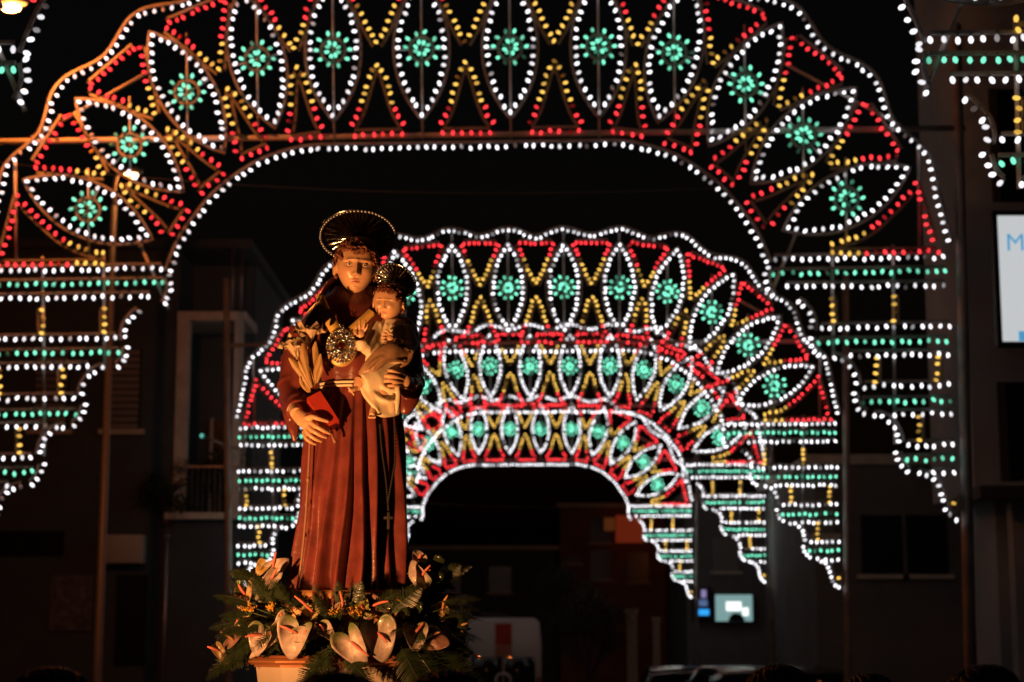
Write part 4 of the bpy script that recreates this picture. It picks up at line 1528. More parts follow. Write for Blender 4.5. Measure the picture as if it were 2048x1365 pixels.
# sprigs of tiny yellow blossom
YB = mat('yellow_blossom', (.6, .3, .03), .6, var=.25, vscale=60)
for k, (px, py, dy, lab) in enumerate(((500, 1224, -.33, 'beside the tan anthurium'), (540, 1220, -.33, 'under the curled cream anthurium'), (668, 1228, -.36, 'under the upright pink spike at the hem'), (712, 1230, -.37, 'above the broad white anthurium'),
                                        (797, 1206, -.33, 'under the rosary cross'), (826, 1213, -.33, 'below the olive anthurium blade'))):
    p = S(px, py, dy)
    r = thing('yellow_sprig', 'sprig of tiny orange yellow blossoms ' + lab, 'flower', p, 'yellow sprigs among the anthuriums')
    mb, ms = MB(), MB()
    for q in range(7):
        e = Vector((rg.uniform(-.03, .03), rg.uniform(-.02, .01), rg.uniform(.0, .035)))
        ms.tube([(0, 0, -.02), tuple(e)], .0012, 4)
        for t in range(9):
            mb.ball(e * rg.uniform(.4, 1.1) + Vector((rg.uniform(-.008, .008), rg.uniform(-.008, .008), rg.uniform(-.006, .008))), rg.uniform(.002, .0038), segs=5, rings=4)
    mb.build('blossoms', YB, r)
    ms.build('stalks', STEM, r)

# ================================================================== BUILDINGS
def wbox(mb, x0, x1, y0, y1, z0, z1, m=0):
    mb.box(((x0 + x1) / 2, (y0 + y1) / 2, (z0 + z1) / 2), (x1 - x0, y1 - y0, z1 - z0), m)
def X(px, Y, py=1000):
    return at(px, py, Y).x
def Z(py, Y, px=1024):
    return at(px, py, Y).z
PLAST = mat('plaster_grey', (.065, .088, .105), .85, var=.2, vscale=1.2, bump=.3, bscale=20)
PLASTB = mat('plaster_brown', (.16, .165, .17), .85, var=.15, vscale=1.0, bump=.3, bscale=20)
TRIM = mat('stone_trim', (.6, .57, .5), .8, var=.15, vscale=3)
DARKW = mat('dark_opening', (.012, .012, .014), .25)
SHUT = mat('shutter', (.3, .29, .28), .6)
METAL = mat('grey_metal', (.3, .3, .31), .4, .7, var=.15)

# house with a loggia, on the book side of the street
YB1 = 35.0
hx1 = X(478, YB1)
house = thing('loggia_house', 'dim grey house with upstairs loggia behind the biggest arch\'s pier', 'house', ((hx1 - 12) / 2 - 2, YB1 + 4, gz(YB1)))
HP = []
zf0, zf1, zl, zt = gz(YB1) - .3, Z(1040, YB1), Z(640, YB1), Z(500, YB1)
zpar = Z(885, YB1)
lx0 = X(345, YB1)
mb = MB()
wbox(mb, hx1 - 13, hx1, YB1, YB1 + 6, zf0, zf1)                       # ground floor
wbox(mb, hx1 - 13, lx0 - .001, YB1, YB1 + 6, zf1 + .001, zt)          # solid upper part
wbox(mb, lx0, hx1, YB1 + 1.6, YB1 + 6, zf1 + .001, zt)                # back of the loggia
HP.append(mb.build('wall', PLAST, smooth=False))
mb = MB()
wbox(mb, lx0, hx1 + .05, YB1 - .05, YB1 + 1.6, zl - .02, zl + .16)
HP.append(mb.build('lintel', TRIM, smooth=False))
mb = MB()
wbox(mb, lx0 + .001, lx0 + .24, YB1 - .03, YB1 + .24, zf1 + .13, zl - .0205)
HP.append(mb.build('pillar', TRIM, smooth=False))
mb = MB()
wbox(mb, hx1 - .16, hx1 - .01, YB1 - .03, YB1 + .2, zf1 + .13, zl - .0205)
HP.append(mb.build('pillar', TRIM, smooth=False))
mb = MB()
wbox(mb, lx0 - .1, hx1 + .1, YB1 - .25, YB1 + 1.6, zf1 + .002, zf1 + .128)
HP.append(mb.build('balcony_slab', TRIM, smooth=False))
mb = MB()
wbox(mb, lx0 + .5, lx0 + 1.1, YB1 + 1.55, YB1 + 1.59, zf1 + .14, zf1 + 2.1)
d1 = mb.build('door', DARKW, smooth=False)
HP.append(d1)
mb = MB()
wbox(mb, lx0 + .44, lx0 + .5, YB1 + 1.5, YB1 + 1.598, zf1 + .14, zf1 + 2.16)
wbox(mb, lx0 + 1.1, lx0 + 1.16, YB1 + 1.5, YB1 + 1.598, zf1 + .14, zf1 + 2.16)
mb.build('door_frame', TRIM, d1, smooth=False)
mb = MB()
wbox(mb, hx1 - 13, hx1 + .15, YB1 - .2, YB1 + 6.1, zt + .001, zt + .18)
HP.append(mb.build('cornice', PLAST, smooth=False))
for px0, px1, py0, py1 in ((0, 132, 1062, 1112), (240, 300, 1150, 1330)):
    mb = MB()
    wbox(mb, X(px0, YB1), X(px1, YB1), YB1 - .05, YB1 - .002, Z(py1, YB1), Z(py0, YB1))
    HP.append(mb.build('ground_floor_opening', DARKW, smooth=False))
mb = MB()
mb.tube([(X(338, YB1), YB1 - .09, Z(1045, YB1)), (X(338, YB1), YB1 - .09, gz(YB1))], .055, 10)
mb.tube([(X(338, YB1), YB1 - .09, Z(1075, YB1) - .03), (X(338, YB1), YB1 - .09, Z(1075, YB1) + .03)], .075, 10)
HP.append(mb.build('downpipe', METAL))
mb = MB()
wbox(mb, X(110, YB1), X(192, YB1), YB1 - .04, YB1 - .003, Z(1262, YB1), Z(1152, YB1))
HP.append(mb.build('notice_board', mat('notice', (.12, .12, .16), .5, var=.5, vscale=9), smooth=False))
# railing of the loggia, shutters and frames of the openings, an outdoor cooling unit
mb = MB()
for q in np.arange(lx0 + .28, hx1 - .18, .11):
    mb.tube([(q, YB1 - .12, zf1 + .13), (q, YB1 - .12, zf1 + 1.0)], .01, 5)
mb.box(((lx0 + hx1) / 2, YB1 - .12, zf1 + 1.02), (hx1 - lx0, .05, .04))
HP.append(mb.build('railing', METAL, smooth=False))
for px0, px1, py0, py1 in ((60, 130, 700, 860), (205, 275, 700, 860)):
    mb = MB()
    wbox(mb, X(px0, YB1), X(px1, YB1), YB1 - .04, YB1 - .003, Z(py1, YB1), Z(py0, YB1))
    w = mb.build('window', DARKW, smooth=False)
    HP.append(w)
    mb = MB()
    wbox(mb, X(px0, YB1) - .1, X(px1, YB1) + .1, YB1 - .14, YB1 - .004, Z(py1, YB1) - .1, Z(py1, YB1) - .001)
    mb.build('sill', TRIM, w, smooth=False)
    for q in range(12):
        mb = MB()
        zz_ = Z(py1, YB1) + (Z(py0, YB1) - Z(py1, YB1)) * (q + .5) / 12
        mb.box((X((px0 + px1) / 2, YB1), YB1 - .075, zz_), (X(px1, YB1) - X(px0, YB1) - .06, .02, .1), rot=Matrix.Rotation(.5, 3, 'X'))
        mb.build('slat', SHUT, w, smooth=False)
mb = MB()
mb.box((X(255, YB1), YB1 - .2, Z(1100, YB1)), (.8, .36, .55), bev=.03)
HP.append(mb.build('cooling_unit', mat('unit_white', (.5, .5, .48), .5)))
mb = MB()
for q in (.12, .3):
    mb.tube([(hx1 - .35 + q, YB1 - .06, zl + .2), (hx1 - .35 + q, YB1 - .06, zt)], .03, 8)
HP.append(mb.build('conduits', METAL))
rebase(house, HP)

# brown building with the lit sign, on the rosary side
YR = 26.0
rx0 = X(1930, YR, 500)
PLASTR = mat('plaster_taupe', (.36, .41, .44), .85, var=.15, vscale=1.0, bump=.3, bscale=20)
shop = thing('brown_building', 'plain brown building behind the lit sign, beside the biggest arch\'s bare pole', 'building', (rx0 + 4, YR + 4, gz(YR)))
RP = []
zr = Z(985, YR)
mb = MB()
wbox(mb, rx0, rx0 + 9, YR, YR + 2.6, zr, 13)
wbox(mb, rx0 + .6, rx0 + 9, YR + 1.2, YR + 2.6, gz(YR) - .3, zr - .001)
RP.append(mb.build('wall', PLASTR, smooth=False))
mb = MB()
wbox(mb, rx0 - .05, rx0 + 9, YR - .5, YR - .003, zr - .12, zr + .06)
RP.append(mb.build('ledge', mat('dark_stone', (.06, .055, .05), .8), smooth=False))
for px0, px1, py0, py1 in ((2008, 2060, 180, 405), (2000, 2075, 765, 960)):
    mb = MB()
    wbox(mb, X(px0, YR, 560), X(px1, YR, 560), YR - .03, YR - .004, Z(py1, YR), Z(py0, YR))
    w = mb.build('window', DARKW, smooth=False)
    RP.append(w)
    mb = MB()
    wbox(mb, X(px0, YR, 560) - .12, X(px0, YR, 560) - .001, YR - .06, YR - .005, Z(py1, YR), Z(py0, YR))
    mb.build('frame', mat('dark_stone', (.06, .055, .05), .8), w, smooth=False)
mb = MB()
wbox(mb, rx0 + .61, rx0 + .9, YR + .3, YR + .6, gz(YR), zr - .125)
RP.append(mb.build('pillar', PLASTR, smooth=False))
rebase(shop, RP)
YS = 25.2
sign = thing('lit_sign', 'white backlit sign with blue letter M in black frame on the brown building', 'sign', (X(2050, YS, 560), YS, Z(690, YS)))
sx0, sx1, sz0, sz1 = X(1999, YS, 560), X(2110, YS, 560), Z(684, YS), Z(432, YS)
mb = MB()
wbox(mb, sx0, sx1, YS, YS + .06, sz0, sz1)
SPt = [mb.build('panel', emit('sign_panel', (.86, .9, .92), .62), smooth=False)]
mb = MB()
fw = .07
wbox(mb, sx0 - fw, sx0 - .001, YS - .03, YS + .14, sz0 - fw, sz1 + fw)
wbox(mb, sx1 + .001, sx1 + fw, YS - .03, YS + .14, sz0 - fw, sz1 + fw)
wbox(mb, sx0, sx1, YS - .03, YS + .14, sz0 - fw, sz0 - .001)
wbox(mb, sx0, sx1, YS - .03, YS + .14, sz1 + .001, sz1 + fw)
wbox(mb, sx0, sx1, YS + .062, YS + .14, sz0, sz1)
SPt.append(mb.build('frame', mat('black_metal', (.02, .02, .02), .5), smooth=False))
mb = MB()
wbox(mb, (sx0 + sx1) / 2 - .1, (sx0 + sx1) / 2 + .1, YS + .142, YR - .005, (sz0 + sz1) / 2 - .2, (sz0 + sz1) / 2 + .2)
SPt.append(mb.build('bracket', mat('black_metal', (.02, .02, .02), .5), smooth=False))
BLUE = emit('sign_blue', (.12, .5, .85), .6)
def text_mesh(txt, size, m, name):
    cu = bpy.data.curves.new('t', 'FONT')
    cu.body = txt
    cu.size = size
    cu.extrude = .004
    o = bpy.data.objects.new('t', cu)
    COL.objects.link(o)
    dg = bpy.context.evaluated_depsgraph_get()
    dg.update()
    me = bpy.data.meshes.new_from_object(o.evaluated_get(dg))
    bpy.data.objects.remove(o)
    me.materials.clear()
    me.materials.append(m)
    me.name = name
    return me
o = link('letter', text_mesh('M', .36, BLUE, 'letter'))
o.location = (X(2014, YS, 560), YS - .006, Z(502, YS))
o.rotation_euler = (pi / 2, 0, 0)
SPt.append(o)
mb = MB()
wbox(mb, X(2032, YS, 560), sx1 - .01, YS - .012, YS - .002, sz0 + .01, Z(663, YS))
SPt.append(mb.build('blue_band', BLUE, smooth=False))
rebase(sign, SPt)

# row of dim houses farther down both sides, and the end of the street
def far_house(label, x0, x1, Y, ztop, wins, m, depth=8):
    r = thing('street_house', label, 'house', ((x0 + x1) / 2, Y + depth / 2, gz(Y)), 'dim houses along the street')
    mb = MB()
    wbox(mb, x0, x1, Y, Y + depth, gz(Y) - .4, ztop)
    P = [mb.build('wall', m, smooth=False)]
    mb = MB()
    wbox(mb, x0 - .15, x1 + .15, Y - .15, Y + depth + .15, ztop + .001, ztop + .22)
    P.append(mb.build('cornice', TRIM, smooth=False))
    for wx, wz, ww, wh, kind in wins:
        mb = MB()
        wbox(mb, wx - ww / 2, wx + ww / 2, Y - .04, Y - .003, wz - wh / 2, wz + wh / 2)
        w = mb.build('window', DARKW if kind == 'd' else SHUT, smooth=False)
        P.append(w)
        mb = MB()
        wbox(mb, wx - ww / 2 - .12, wx + ww / 2 + .12, Y - .14, Y - .0035, wz - wh / 2 - .1, wz - wh / 2 - .001)
        mb.build('sill', TRIM, w, smooth=False)
        if kind == 's':
            n = 9
            for q in range(n):
                mb = MB()
                zz_ = wz - wh / 2 + wh * (q + .5) / n
                mb.box((wx, Y - .07, zz_), (ww * .96, .02, wh / n * .8), rot=Matrix.Rotation(.5, 3, 'X'))
                mb.build('slat', SHUT, w, smooth=False)
    rebase(r, P)
    return r
Yh = 40
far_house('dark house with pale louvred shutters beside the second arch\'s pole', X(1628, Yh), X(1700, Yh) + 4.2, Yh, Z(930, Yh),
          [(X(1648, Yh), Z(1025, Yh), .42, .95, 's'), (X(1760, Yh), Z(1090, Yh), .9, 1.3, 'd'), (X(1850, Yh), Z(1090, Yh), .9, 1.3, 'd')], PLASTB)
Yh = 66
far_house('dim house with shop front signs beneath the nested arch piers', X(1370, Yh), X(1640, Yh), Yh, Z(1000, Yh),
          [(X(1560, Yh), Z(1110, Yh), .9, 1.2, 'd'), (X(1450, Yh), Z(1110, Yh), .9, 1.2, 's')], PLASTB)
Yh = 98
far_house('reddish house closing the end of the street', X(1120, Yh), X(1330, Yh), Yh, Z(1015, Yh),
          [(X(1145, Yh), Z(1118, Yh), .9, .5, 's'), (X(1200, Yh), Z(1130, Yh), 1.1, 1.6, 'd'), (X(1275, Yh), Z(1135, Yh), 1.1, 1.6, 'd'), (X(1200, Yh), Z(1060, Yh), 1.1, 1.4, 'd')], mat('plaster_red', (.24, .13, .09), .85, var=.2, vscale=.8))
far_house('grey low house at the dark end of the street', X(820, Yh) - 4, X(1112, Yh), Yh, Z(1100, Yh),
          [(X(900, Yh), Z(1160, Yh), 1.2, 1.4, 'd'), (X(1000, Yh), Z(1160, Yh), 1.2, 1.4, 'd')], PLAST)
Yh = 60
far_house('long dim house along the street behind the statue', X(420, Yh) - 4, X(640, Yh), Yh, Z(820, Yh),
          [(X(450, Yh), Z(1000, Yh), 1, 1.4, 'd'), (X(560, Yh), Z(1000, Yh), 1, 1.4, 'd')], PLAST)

Yp = 96.8  # added panels glow in place of lamplight on the end house wall
wall_patch = thing('glowing_wall_patch', 'glowing orange red panel added for lamplit wall, high on the reddish end house', 'wall panel', (X(1258, Yp), Yp, Z(1090, Yp)))
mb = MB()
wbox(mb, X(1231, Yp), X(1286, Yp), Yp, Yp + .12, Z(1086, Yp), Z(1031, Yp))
P1 = mb.build('panel', emit('wall_patch_glow', (.3, .03, .008), .33), smooth=False)
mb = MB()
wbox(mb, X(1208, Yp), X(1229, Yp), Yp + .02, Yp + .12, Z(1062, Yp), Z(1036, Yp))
P2 = mb.build('side_panel', emit('wall_side_glow', (.2, .05, .01), .3), smooth=False)
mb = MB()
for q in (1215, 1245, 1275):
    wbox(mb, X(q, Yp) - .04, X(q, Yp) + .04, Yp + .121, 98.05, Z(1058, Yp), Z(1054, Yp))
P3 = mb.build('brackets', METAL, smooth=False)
rebase(wall_patch, [P1, P2, P3])

Yq = 65.6
def panel_sign(label, px0, px1, py0, py1, m, m2=None, name='shop_sign'):
    r = thing(name, label, 'sign', (X((px0 + px1) / 2, Yq), Yq, Z(py1, Yq)))
    mb = MB()
    wbox(mb, X(px0, Yq), X(px1, Yq), Yq - .05, Yq, Z(py1, Yq), Z(py0, Yq))
    P = [mb.build('panel', m, smooth=False)]
    mb = MB()
    wbox(mb, X(px0, Yq) - .04, X(px1, Yq) + .04, Yq + .001, 66.05, Z(py1, Yq) - .04, Z(py0, Yq) + .04)
    P.append(mb.build('housing', mat('black_metal', (.02, .02, .02), .5), smooth=False))
    if m2:
        P += m2()
    rebase(r, P)
    return r
def white_sign_extra():
    mb = MB()
    cx, cz = X(1468, Yq), Z(1243, Yq)
    R = 16 * Yq / F
    V = [(cx + R * cos(a), Yq - .056, cz + R * sin(a)) for a in np.linspace(0, pi, 13)]
    V2 = [(x, Yq - .052, z) for x, y, z in V]
    k = len(V)
    mb.add(V + V2, [tuple(range(k)), tuple(range(k, 2 * k))[::-1]] + [(i, i + k, (i + 1) % k + k, (i + 1) % k) for i in range(k)])
    a = mb.build('dark_emblem', DARKW, smooth=False)
    mb = MB()
    wbox(mb, X(1448, Yq), X(1478, Yq), Yq - .058, Yq - .053, Z(1222, Yq), Z(1204, Yq))
    wbox(mb, X(1480, Yq), X(1492, Yq), Yq - .058, Yq - .053, Z(1232, Yq), Z(1216, Yq))
    b = mb.build('bright_logo', emit('sign_hot', (.95, 1, .95), 1.4), smooth=False)
    return [a, b]
panel_sign('pale teal lit shop sign with dark half round emblem', 1427, 1500, 1190, 1243, emit('sign_teal', (.32, .55, .55), .6), white_sign_extra)
def blue_extra():
    mb = MB()
    wbox(mb, X(1393, Yq), X(1414, Yq), Yq - .058, Yq - .053, Z(1231, Yq), Z(1219, Yq))
    a = mb.build('blue_logo', emit('sign_azure', (.03, .35, .9), 1.2), smooth=False)
    mb = MB()
    wbox(mb, X(1394, Yq), X(1411, Yq), Yq - .058, Yq - .053, Z(1213, Yq), Z(1200, Yq))
    b = mb.build('pale_logo', emit('sign_slate', (.1, .16, .35), .8), smooth=False)
    mb = MB()
    wbox(mb, X(1399, Yq), X(1409, Yq), Yq - .058, Yq - .053, Z(1196, Yq), Z(1180, Yq))
    c = mb.build('lilac_logo', emit('sign_lilac', (.3, .25, .5), .8), smooth=False)
    return [a, b, c]
panel_sign('dark blue upright shop sign with bright azure mark', 1384, 1418, 1176, 1238, mat('sign_navy', (.02, .025, .06), .3), blue_extra)
for px, py0, py1, lab in ((1537, 1178, 1242, 'taller tube lamp of a pair beside the shop signs'), (1563, 1189, 1236, 'shorter tube lamp of a pair beside the shop signs')):
    panel_sign(lab, px - 5, px + 5, py0, py1, emit('tube_glow', (.3, .5, .52), .55), None, 'tube_lamp')

# gate pillars
for px, py0, w, lab in ((1262, 1218, 20, 'broad pale gate pillar beside the dark round tree'), (1310, 1234, 14, 'slim pale gate pillar beside the parked car\'s orange light')):
    Yg = 58
    r = thing('gate_pillar', lab, 'pillar', (X(px, Yg), Yg, gz(Yg)))
    mb = MB()
    ww = w * Yg / F
    wbox(mb, X(px, Yg) - ww / 2, X(px, Yg) + ww / 2, Yg, Yg + ww, gz(Yg) - .1, Z(py0 + 8, Yg))
    P = [mb.build('shaft', mat('pillar_stone', (.5, .38, .3), .8, var=.15), smooth=False)]
    mb = MB()
    wbox(mb, X(px, Yg) - ww * .65, X(px, Yg) + ww * .65, Yg - ww * .15, Yg + ww * 1.15, Z(py0 + 8, Yg) + .001, Z(py0, Yg))
    P.append(mb.build('cap', mat('pillar_stone', (.5, .38, .3), .8, var=.15), smooth=False))
    rebase(r, P)

# ================================================================== TREES
LEAFD = mat('tree_leaf', (.03, .045, .02), .6, var=.4, vscale=3)
BARK = mat('bark', (.08, .055, .04), .9, var=.3, vscale=10)
def tree(label, base, h, cr, cz, n, seed, name='street_tree', cat='tree', sz=.09):
    rg = random.Random(seed)
    r = thing(name, label, cat, base)
    mb = MB()
    mb.tube(catmull([(0, 0, -.05), (.05, 0, h * .3), (-.03, .04, h * .6), (0, 0, h * .95)], 5), [.12, .09, .07, .03], 9)
    for q in range(7):
        a = 2 * pi * q / 7 + rg.uniform(-.3, .3)
        z0 = h * rg.uniform(.45, .75)
        e = Vector((cos(a) * cr[0] * .75, sin(a) * cr[1] * .75, cz + rg.uniform(-.3, .5) * cr[2]))
        mb.tube(catmull([(0, 0, z0), tuple(Vector((0, 0, z0)).lerp(e, .5) + Vector((0, 0, .1))), tuple(e)], 4), [.045, .03, .01], 6)
    mb.build('trunk', BARK, r)
    mb = MB()
    clumps = [Vector((rg.gauss(0, .5), rg.gauss(0, .5), rg.gauss(0, .5))) for q in range(26)]
    clumps = [c * min(1, .85 / max(c.length, .01)) for c in clumps]
    for q in range(n):
        c = rg.choice(clumps)
        p = c + Vector((rg.gauss(0, .16), rg.gauss(0, .16), rg.gauss(0, .16)))
        p = Vector((p.x * cr[0], p.y * cr[1], p.z * cr[2] + cz))
        d = Vector((rg.uniform(-1, 1), rg.uniform(-1, 1), rg.uniform(-.8, .6))).normalized()
        u = d.orthogonal().normalized()
        u = Quaternion(d, rg.uniform(0, 6.28)) @ u
        s = sz * rg.uniform(.6, 1.2)
        mb.add([p, p + d * s * .5 + u * s * .3, p + d * s, p + d * s * .5 - u * s * .3], [(0, 1, 2, 3)])
    mb.build('crown', LEAFD, r, smooth=False)
    return r
Yt = 57
tree('dark round clipped tree beside the gate pillars', (X(1178, Yt), Yt, gz(Yt)), 2.2, (1.2, 1.2, 1.25), Z(1252, Yt) - gz(Yt), 5200, 4)
Yt = 62
tree('dark tree between the white vehicle and the round clipped tree', (X(1110, Yt), Yt, gz(Yt)), 2.4, (1.0, 1.0, 1.5), Z(1215, Yt) - gz(Yt), 4500, 9)
tree('dark bushy plant on the loggia balcony', (X(420, 34.6), YB1 + .3, zf1 + .13), .7, (.85, .45, .5), .75, 2600, 12, 'balcony_plant', 'plant', .07)
tree('dark bushy plant spilling from the loggia house by the pillar', (X(330, 34.8), YB1 - .1, zf1 - .05), .7, (.75, .35, .55), .62, 2200, 21, 'balcony_plant', 'plant', .07)

# ================================================================== STREET LAMPS
def street_lamp(label, head, Y, pole_dx, power):
    H_ = at(head[0], head[1], Y)
    bx = H_.x + pole_dx
    r = thing('street_lamp', label, 'street lamp', (bx, Y, gz(Y)), 'sodium street lamps')
    mb = MB()
    mb.tube([(bx, Y, gz(Y) - .02), (bx, Y, gz(Y) + 1), (bx, Y, H_.z - .5)], [.085, .075, .05], 10)
    mb.tube(catmull([(bx, Y, H_.z - .5), (bx, Y, H_.z - .12), (bx + (H_.x - bx) * .35, Y, H_.z + .07), (H_.x, Y, H_.z + .08)], 5), .035, 8)
    P = [mb.build('pole', mat('lamp_pole', (.3, .27, .24), .5, .3))]
    mb = MB()
    mb.ball((H_.x, Y, H_.z + .07), (.2, .11, .065), segs=14, rings=8)
    P.append(mb.build('housing', METAL))
    mb = MB()
    mb.ball((H_.x, Y, H_.z), (.115, .075, .05), segs=12, rings=8)
    P.append(mb.build('lamp_glass', emit('sodium', (1, .62, .25), 16)))
    ld = bpy.data.lights.new('sodium_light', 'POINT')
    ld.energy = power
    ld.color = (1, .22, .03)
    ld.shadow_soft_size = .1
    lo = bpy.data.objects.new('sodium_light', ld)
    COL.objects.link(lo)
    lo.location = (H_.x, Y, H_.z - .12)
    P.append(lo)
    rebase(r, P)
street_lamp('sodium street lamp beside the closest arch\'s zigzag pier edge', (22, 16), 19.4, -.9, 500)
street_lamp('sodium street lamp shining through the biggest arch\'s leaf shapes', (262, 351), 28.0, -.25, 8)

street_lamp('far warm street lamp above the third arch\'s stepped pier', (1493, 1026), 78.0, .7, 170)
street_lamp('warm street lamp beside the biggest arch\'s outer rib near the lit sign', (1884, 402), 34.0, .9, 12)
street_lamp('distant warm street lamp among the biggest arch\'s lower rows', (1878, 794), 60.0, .8, 25)

# small bracket with a green pilot light by the loggia house
r = thing('wall_bracket', 'small grey bracket arm with tiny green light near the loggia house', 'bracket', at(440, 898, 34.3))
mb = MB()
p0, p1 = at(404, 872, 34.3), at(448, 890, 34.3)
mb.tube([p0, p1], .03, 8)
mb.box((p1.x + .05, 34.3, p1.z - .03), (.16, .1, .1), bev=.01)
mb.tube([p1, (hx1 + .02, 35.05, p1.z)], .02, 6)
Pb = [mb.build('arm', METAL)]
mb = MB()
mb.ball(p0, .04, segs=10, rings=8)
Pb.append(mb.build('pilot_light', emit('pilot', (.1, .5, .4), 1.2)))
rebase(r, Pb)

# overhead cables
for a, b, Yc, lab in (((-40, 320), (1500, 372), 23.5, 'slack overhead cable crossing the street under the biggest arch'), ((560, 985), (1420, 1012), 62, 'slack far overhead cable near the street\'s dark end')):
    A_, B_ = at(*a, Yc), at(*b, Yc)
    mb = MB()
    mb.tube([A_.lerp(B_, t) - Vector((0, 0, .25 * 4 * t * (1 - t))) for t in np.linspace(0, 1, 24)], .008, 5)
    o = mb.build('overhead_cable', mat('cable', (.04, .04, .04), .6))
    tag(o, lab, 'cable')

# ================================================================== VEHICLES
PAINT_G = mat('car_grey', (.22, .22, .23), .25, .4, coat=.6)
GLASS = mat('car_glass', (.01, .011, .012), .06, coat=.5)
TYRE = mat('tyre', (.02, .02, .02), .8)
RIM = mat('rim', (.4, .4, .4), .3, .9)
def wheels(P, L, W, R, z, xs=None):
    for sx in (-1, 1):
        for y in ((-L * .31), (L * .3)):
            mb = MB()
            rot = Matrix.Rotation(pi / 2, 3, 'Y')
            mb.lathe([(R * .6, -.1), (R * .95, -.1), (R, -.06), (R, .06), (R * .95, .1), (R * .6, .1)], (sx * (W / 2 - .1), y, R), 20, rot=rot)
            w = mb.build('wheel', TYRE)
            mb = MB()
            mb.lathe([(.02, -.075), (R * .58, -.105), (R * .58, .105), (.02, .075)], (sx * (W / 2 - .1), y, R), 14, rot=rot)
            mb.build('rim', RIM, w)
            P.append(w)
def car(label, loc, rz, paint, lamp=None):
    r = thing('parked_car', label, 'car', loc, 'cars parked along the street', (0, 0, rz))
    L, W = 4.1, 1.7
    prof = [(-2.05, .32, .62, .80), (-1.98, .25, .80, .84), (-1.75, .22, .93, .86), (-1.2, .2, .95, .87), (0, .2, .95, .88), (1.0, .2, .92, .87), (1.7, .22, .8, .85), (2.0, .26, .68, .8), (2.06, .32, .6, .74)]
    mb = MB()
    rings = []
    for y, z0, z1, hw in catmull(prof, 3):
        rings.append([Vector((x * hw, y, z0 + (z1 - z0) * t)) for x, t in ((-.92, 0), (-1, .25), (-1, .7), (-.93, .95), (-.6, 1), (0, 1.015), (.6, 1), (.93, .95), (1, .7), (1, .25), (.92, 0))])
    mb.loft(rings)
    P = [mb.build('body', paint)]
    cab = [(-1.85, .9, .8, .95), (-1.45, 1.36, .62, 1.0), (-.6, 1.46, .6, 1.0), (.3, 1.42, .6, 1.0), (1.1, .93, .74, .96)]
    mb = MB()
    rings = []
    for y, zt_, hw, q in catmull(cab, 5):
        rings.append([Vector((x, y, z)) for x, z in ((-.8, .88), (-hw - .02, max(.9, zt_ - .08)), (-hw + .08, zt_ - .01), (0, zt_ + .01), (hw - .08, zt_ - .01), (hw + .02, max(.9, zt_ - .08)), (.8, .88))])
    mb.loft(rings)
    P.append(mb.build('cabin_glass', GLASS))
    mb = MB()
    rings = []
    for y, zt_, hw, q in catmull(cab[1:4], 5):
        rings.append([Vector((x, y, z)) for x, z in ((-hw, zt_ - .03), (-hw + .06, zt_ + .012), (0, zt_ + .03), (hw - .06, zt_ + .012), (hw, zt_ - .03), (0, zt_ - .02))])
    mb.loft(rings)
    P.append(mb.build('roof', paint))
    wheels(P, L, W, .3, .3)
    for sx in (-1, 1):
        mb = MB()
        mb.ball((sx * .66, -2.0, .76), (.14, .07, .09), segs=12, rings=8)
        P.append(mb.build('tail_light', lamp if lamp and sx < 0 else mat('lens_red', (.25, .01, .01), .15)))
        mb = MB()
        mb.ball((sx * .62, 2.0, .62), (.15, .07, .07), segs=12, rings=8)
        P.append(mb.build('headlight', mat('lens_clear', (.5, .5, .5), .1)))
        mb = MB()
        mb.ball((sx * .93, .75, .98), (.09, .05, .065), segs=10, rings=8)
        P.append(mb.build('mirror', paint))
    mb = MB()
    mb.box((0, -2.07, .52), (.52, .02, .11))
    P.append(mb.build('number_plate', mat('plate', (.5, .5, .48), .5), smooth=False))
    for p in P:
        p.parent = r
    return r
AMB = emit('amber_lamp', (1, .16, .02), 7)
car('grey car with orange rear light lit, parked beside the gate pillars', (X(1352, 42), 44, gz(44)), 0, PAINT_G, AMB)
car('pale grey car parked behind the dark head of an onlooker', (X(1478, 34), 36.5, gz(36.5)), .25, mat('car_silver', (.45, .45, .46), .25, .4, coat=.6), emit('red_lamp', (.8, .1, .08), 1.2))
car('dark car parked by the second arch\'s pole', (X(1640, 34), 37, gz(37)), .1, mat('car_dark', (.08, .08, .09), .25, .4, coat=.6))
# white ambulance-like van, seen from behind
YV = 50
van = thing('white_van', 'white high roofed van with orange red stripe, standing in the street beyond the flowers', 'van', (X(1007, YV), YV, gz(YV)))
VW = mat('van_white', (.75, .7, .69), .4, coat=.3)
ztv = Z(1236, YV) - gz(YV)
wv = 2.1
mb = MB()
rings = []
for y, top, hw in ((0, ztv - .06, wv / 2 - .05), (.05, ztv, wv / 2), (2.5, ztv, wv / 2), (4.0, ztv - .1, wv / 2), (4.6, ztv - .8, wv / 2), (5.6, 1.2, wv / 2 - .05), (5.75, .9, wv / 2 - .1)):
    rings.append([Vector((x, y, z)) for x, z in ((-hw, .4), (-hw, top * .75), (-hw + .06, top - .12), (-hw + .2, top), (hw - .2, top), (hw - .06, top - .12), (hw, top * .75), (hw, .4))])
mb.loft(rings)
VP = [mb.build('body', VW)]
zwin = Z(1314, YV) - gz(YV)
for sx in (-1, 1):
    mb = MB()
    mb.box((sx * .45, -.012, zwin - .42), (.84, .02, .84), bev=.006)
    VP.append(mb.build('rear_window', GLASS))
    mb = MB()
    mb.box((sx * .96, -.02, 1.0), (.1, .06, .35), bev=.01)
    VP.append(mb.build('tail_light', mat('lens_red', (.25, .01, .01), .15)))
ORG = mat('van_stripe', (.55, .035, .012), .4)
mb = MB()
mb.box((0, -.012, Z(1269, YV) - gz(YV)), (33 * YV / F, .02, 42 * YV / F))
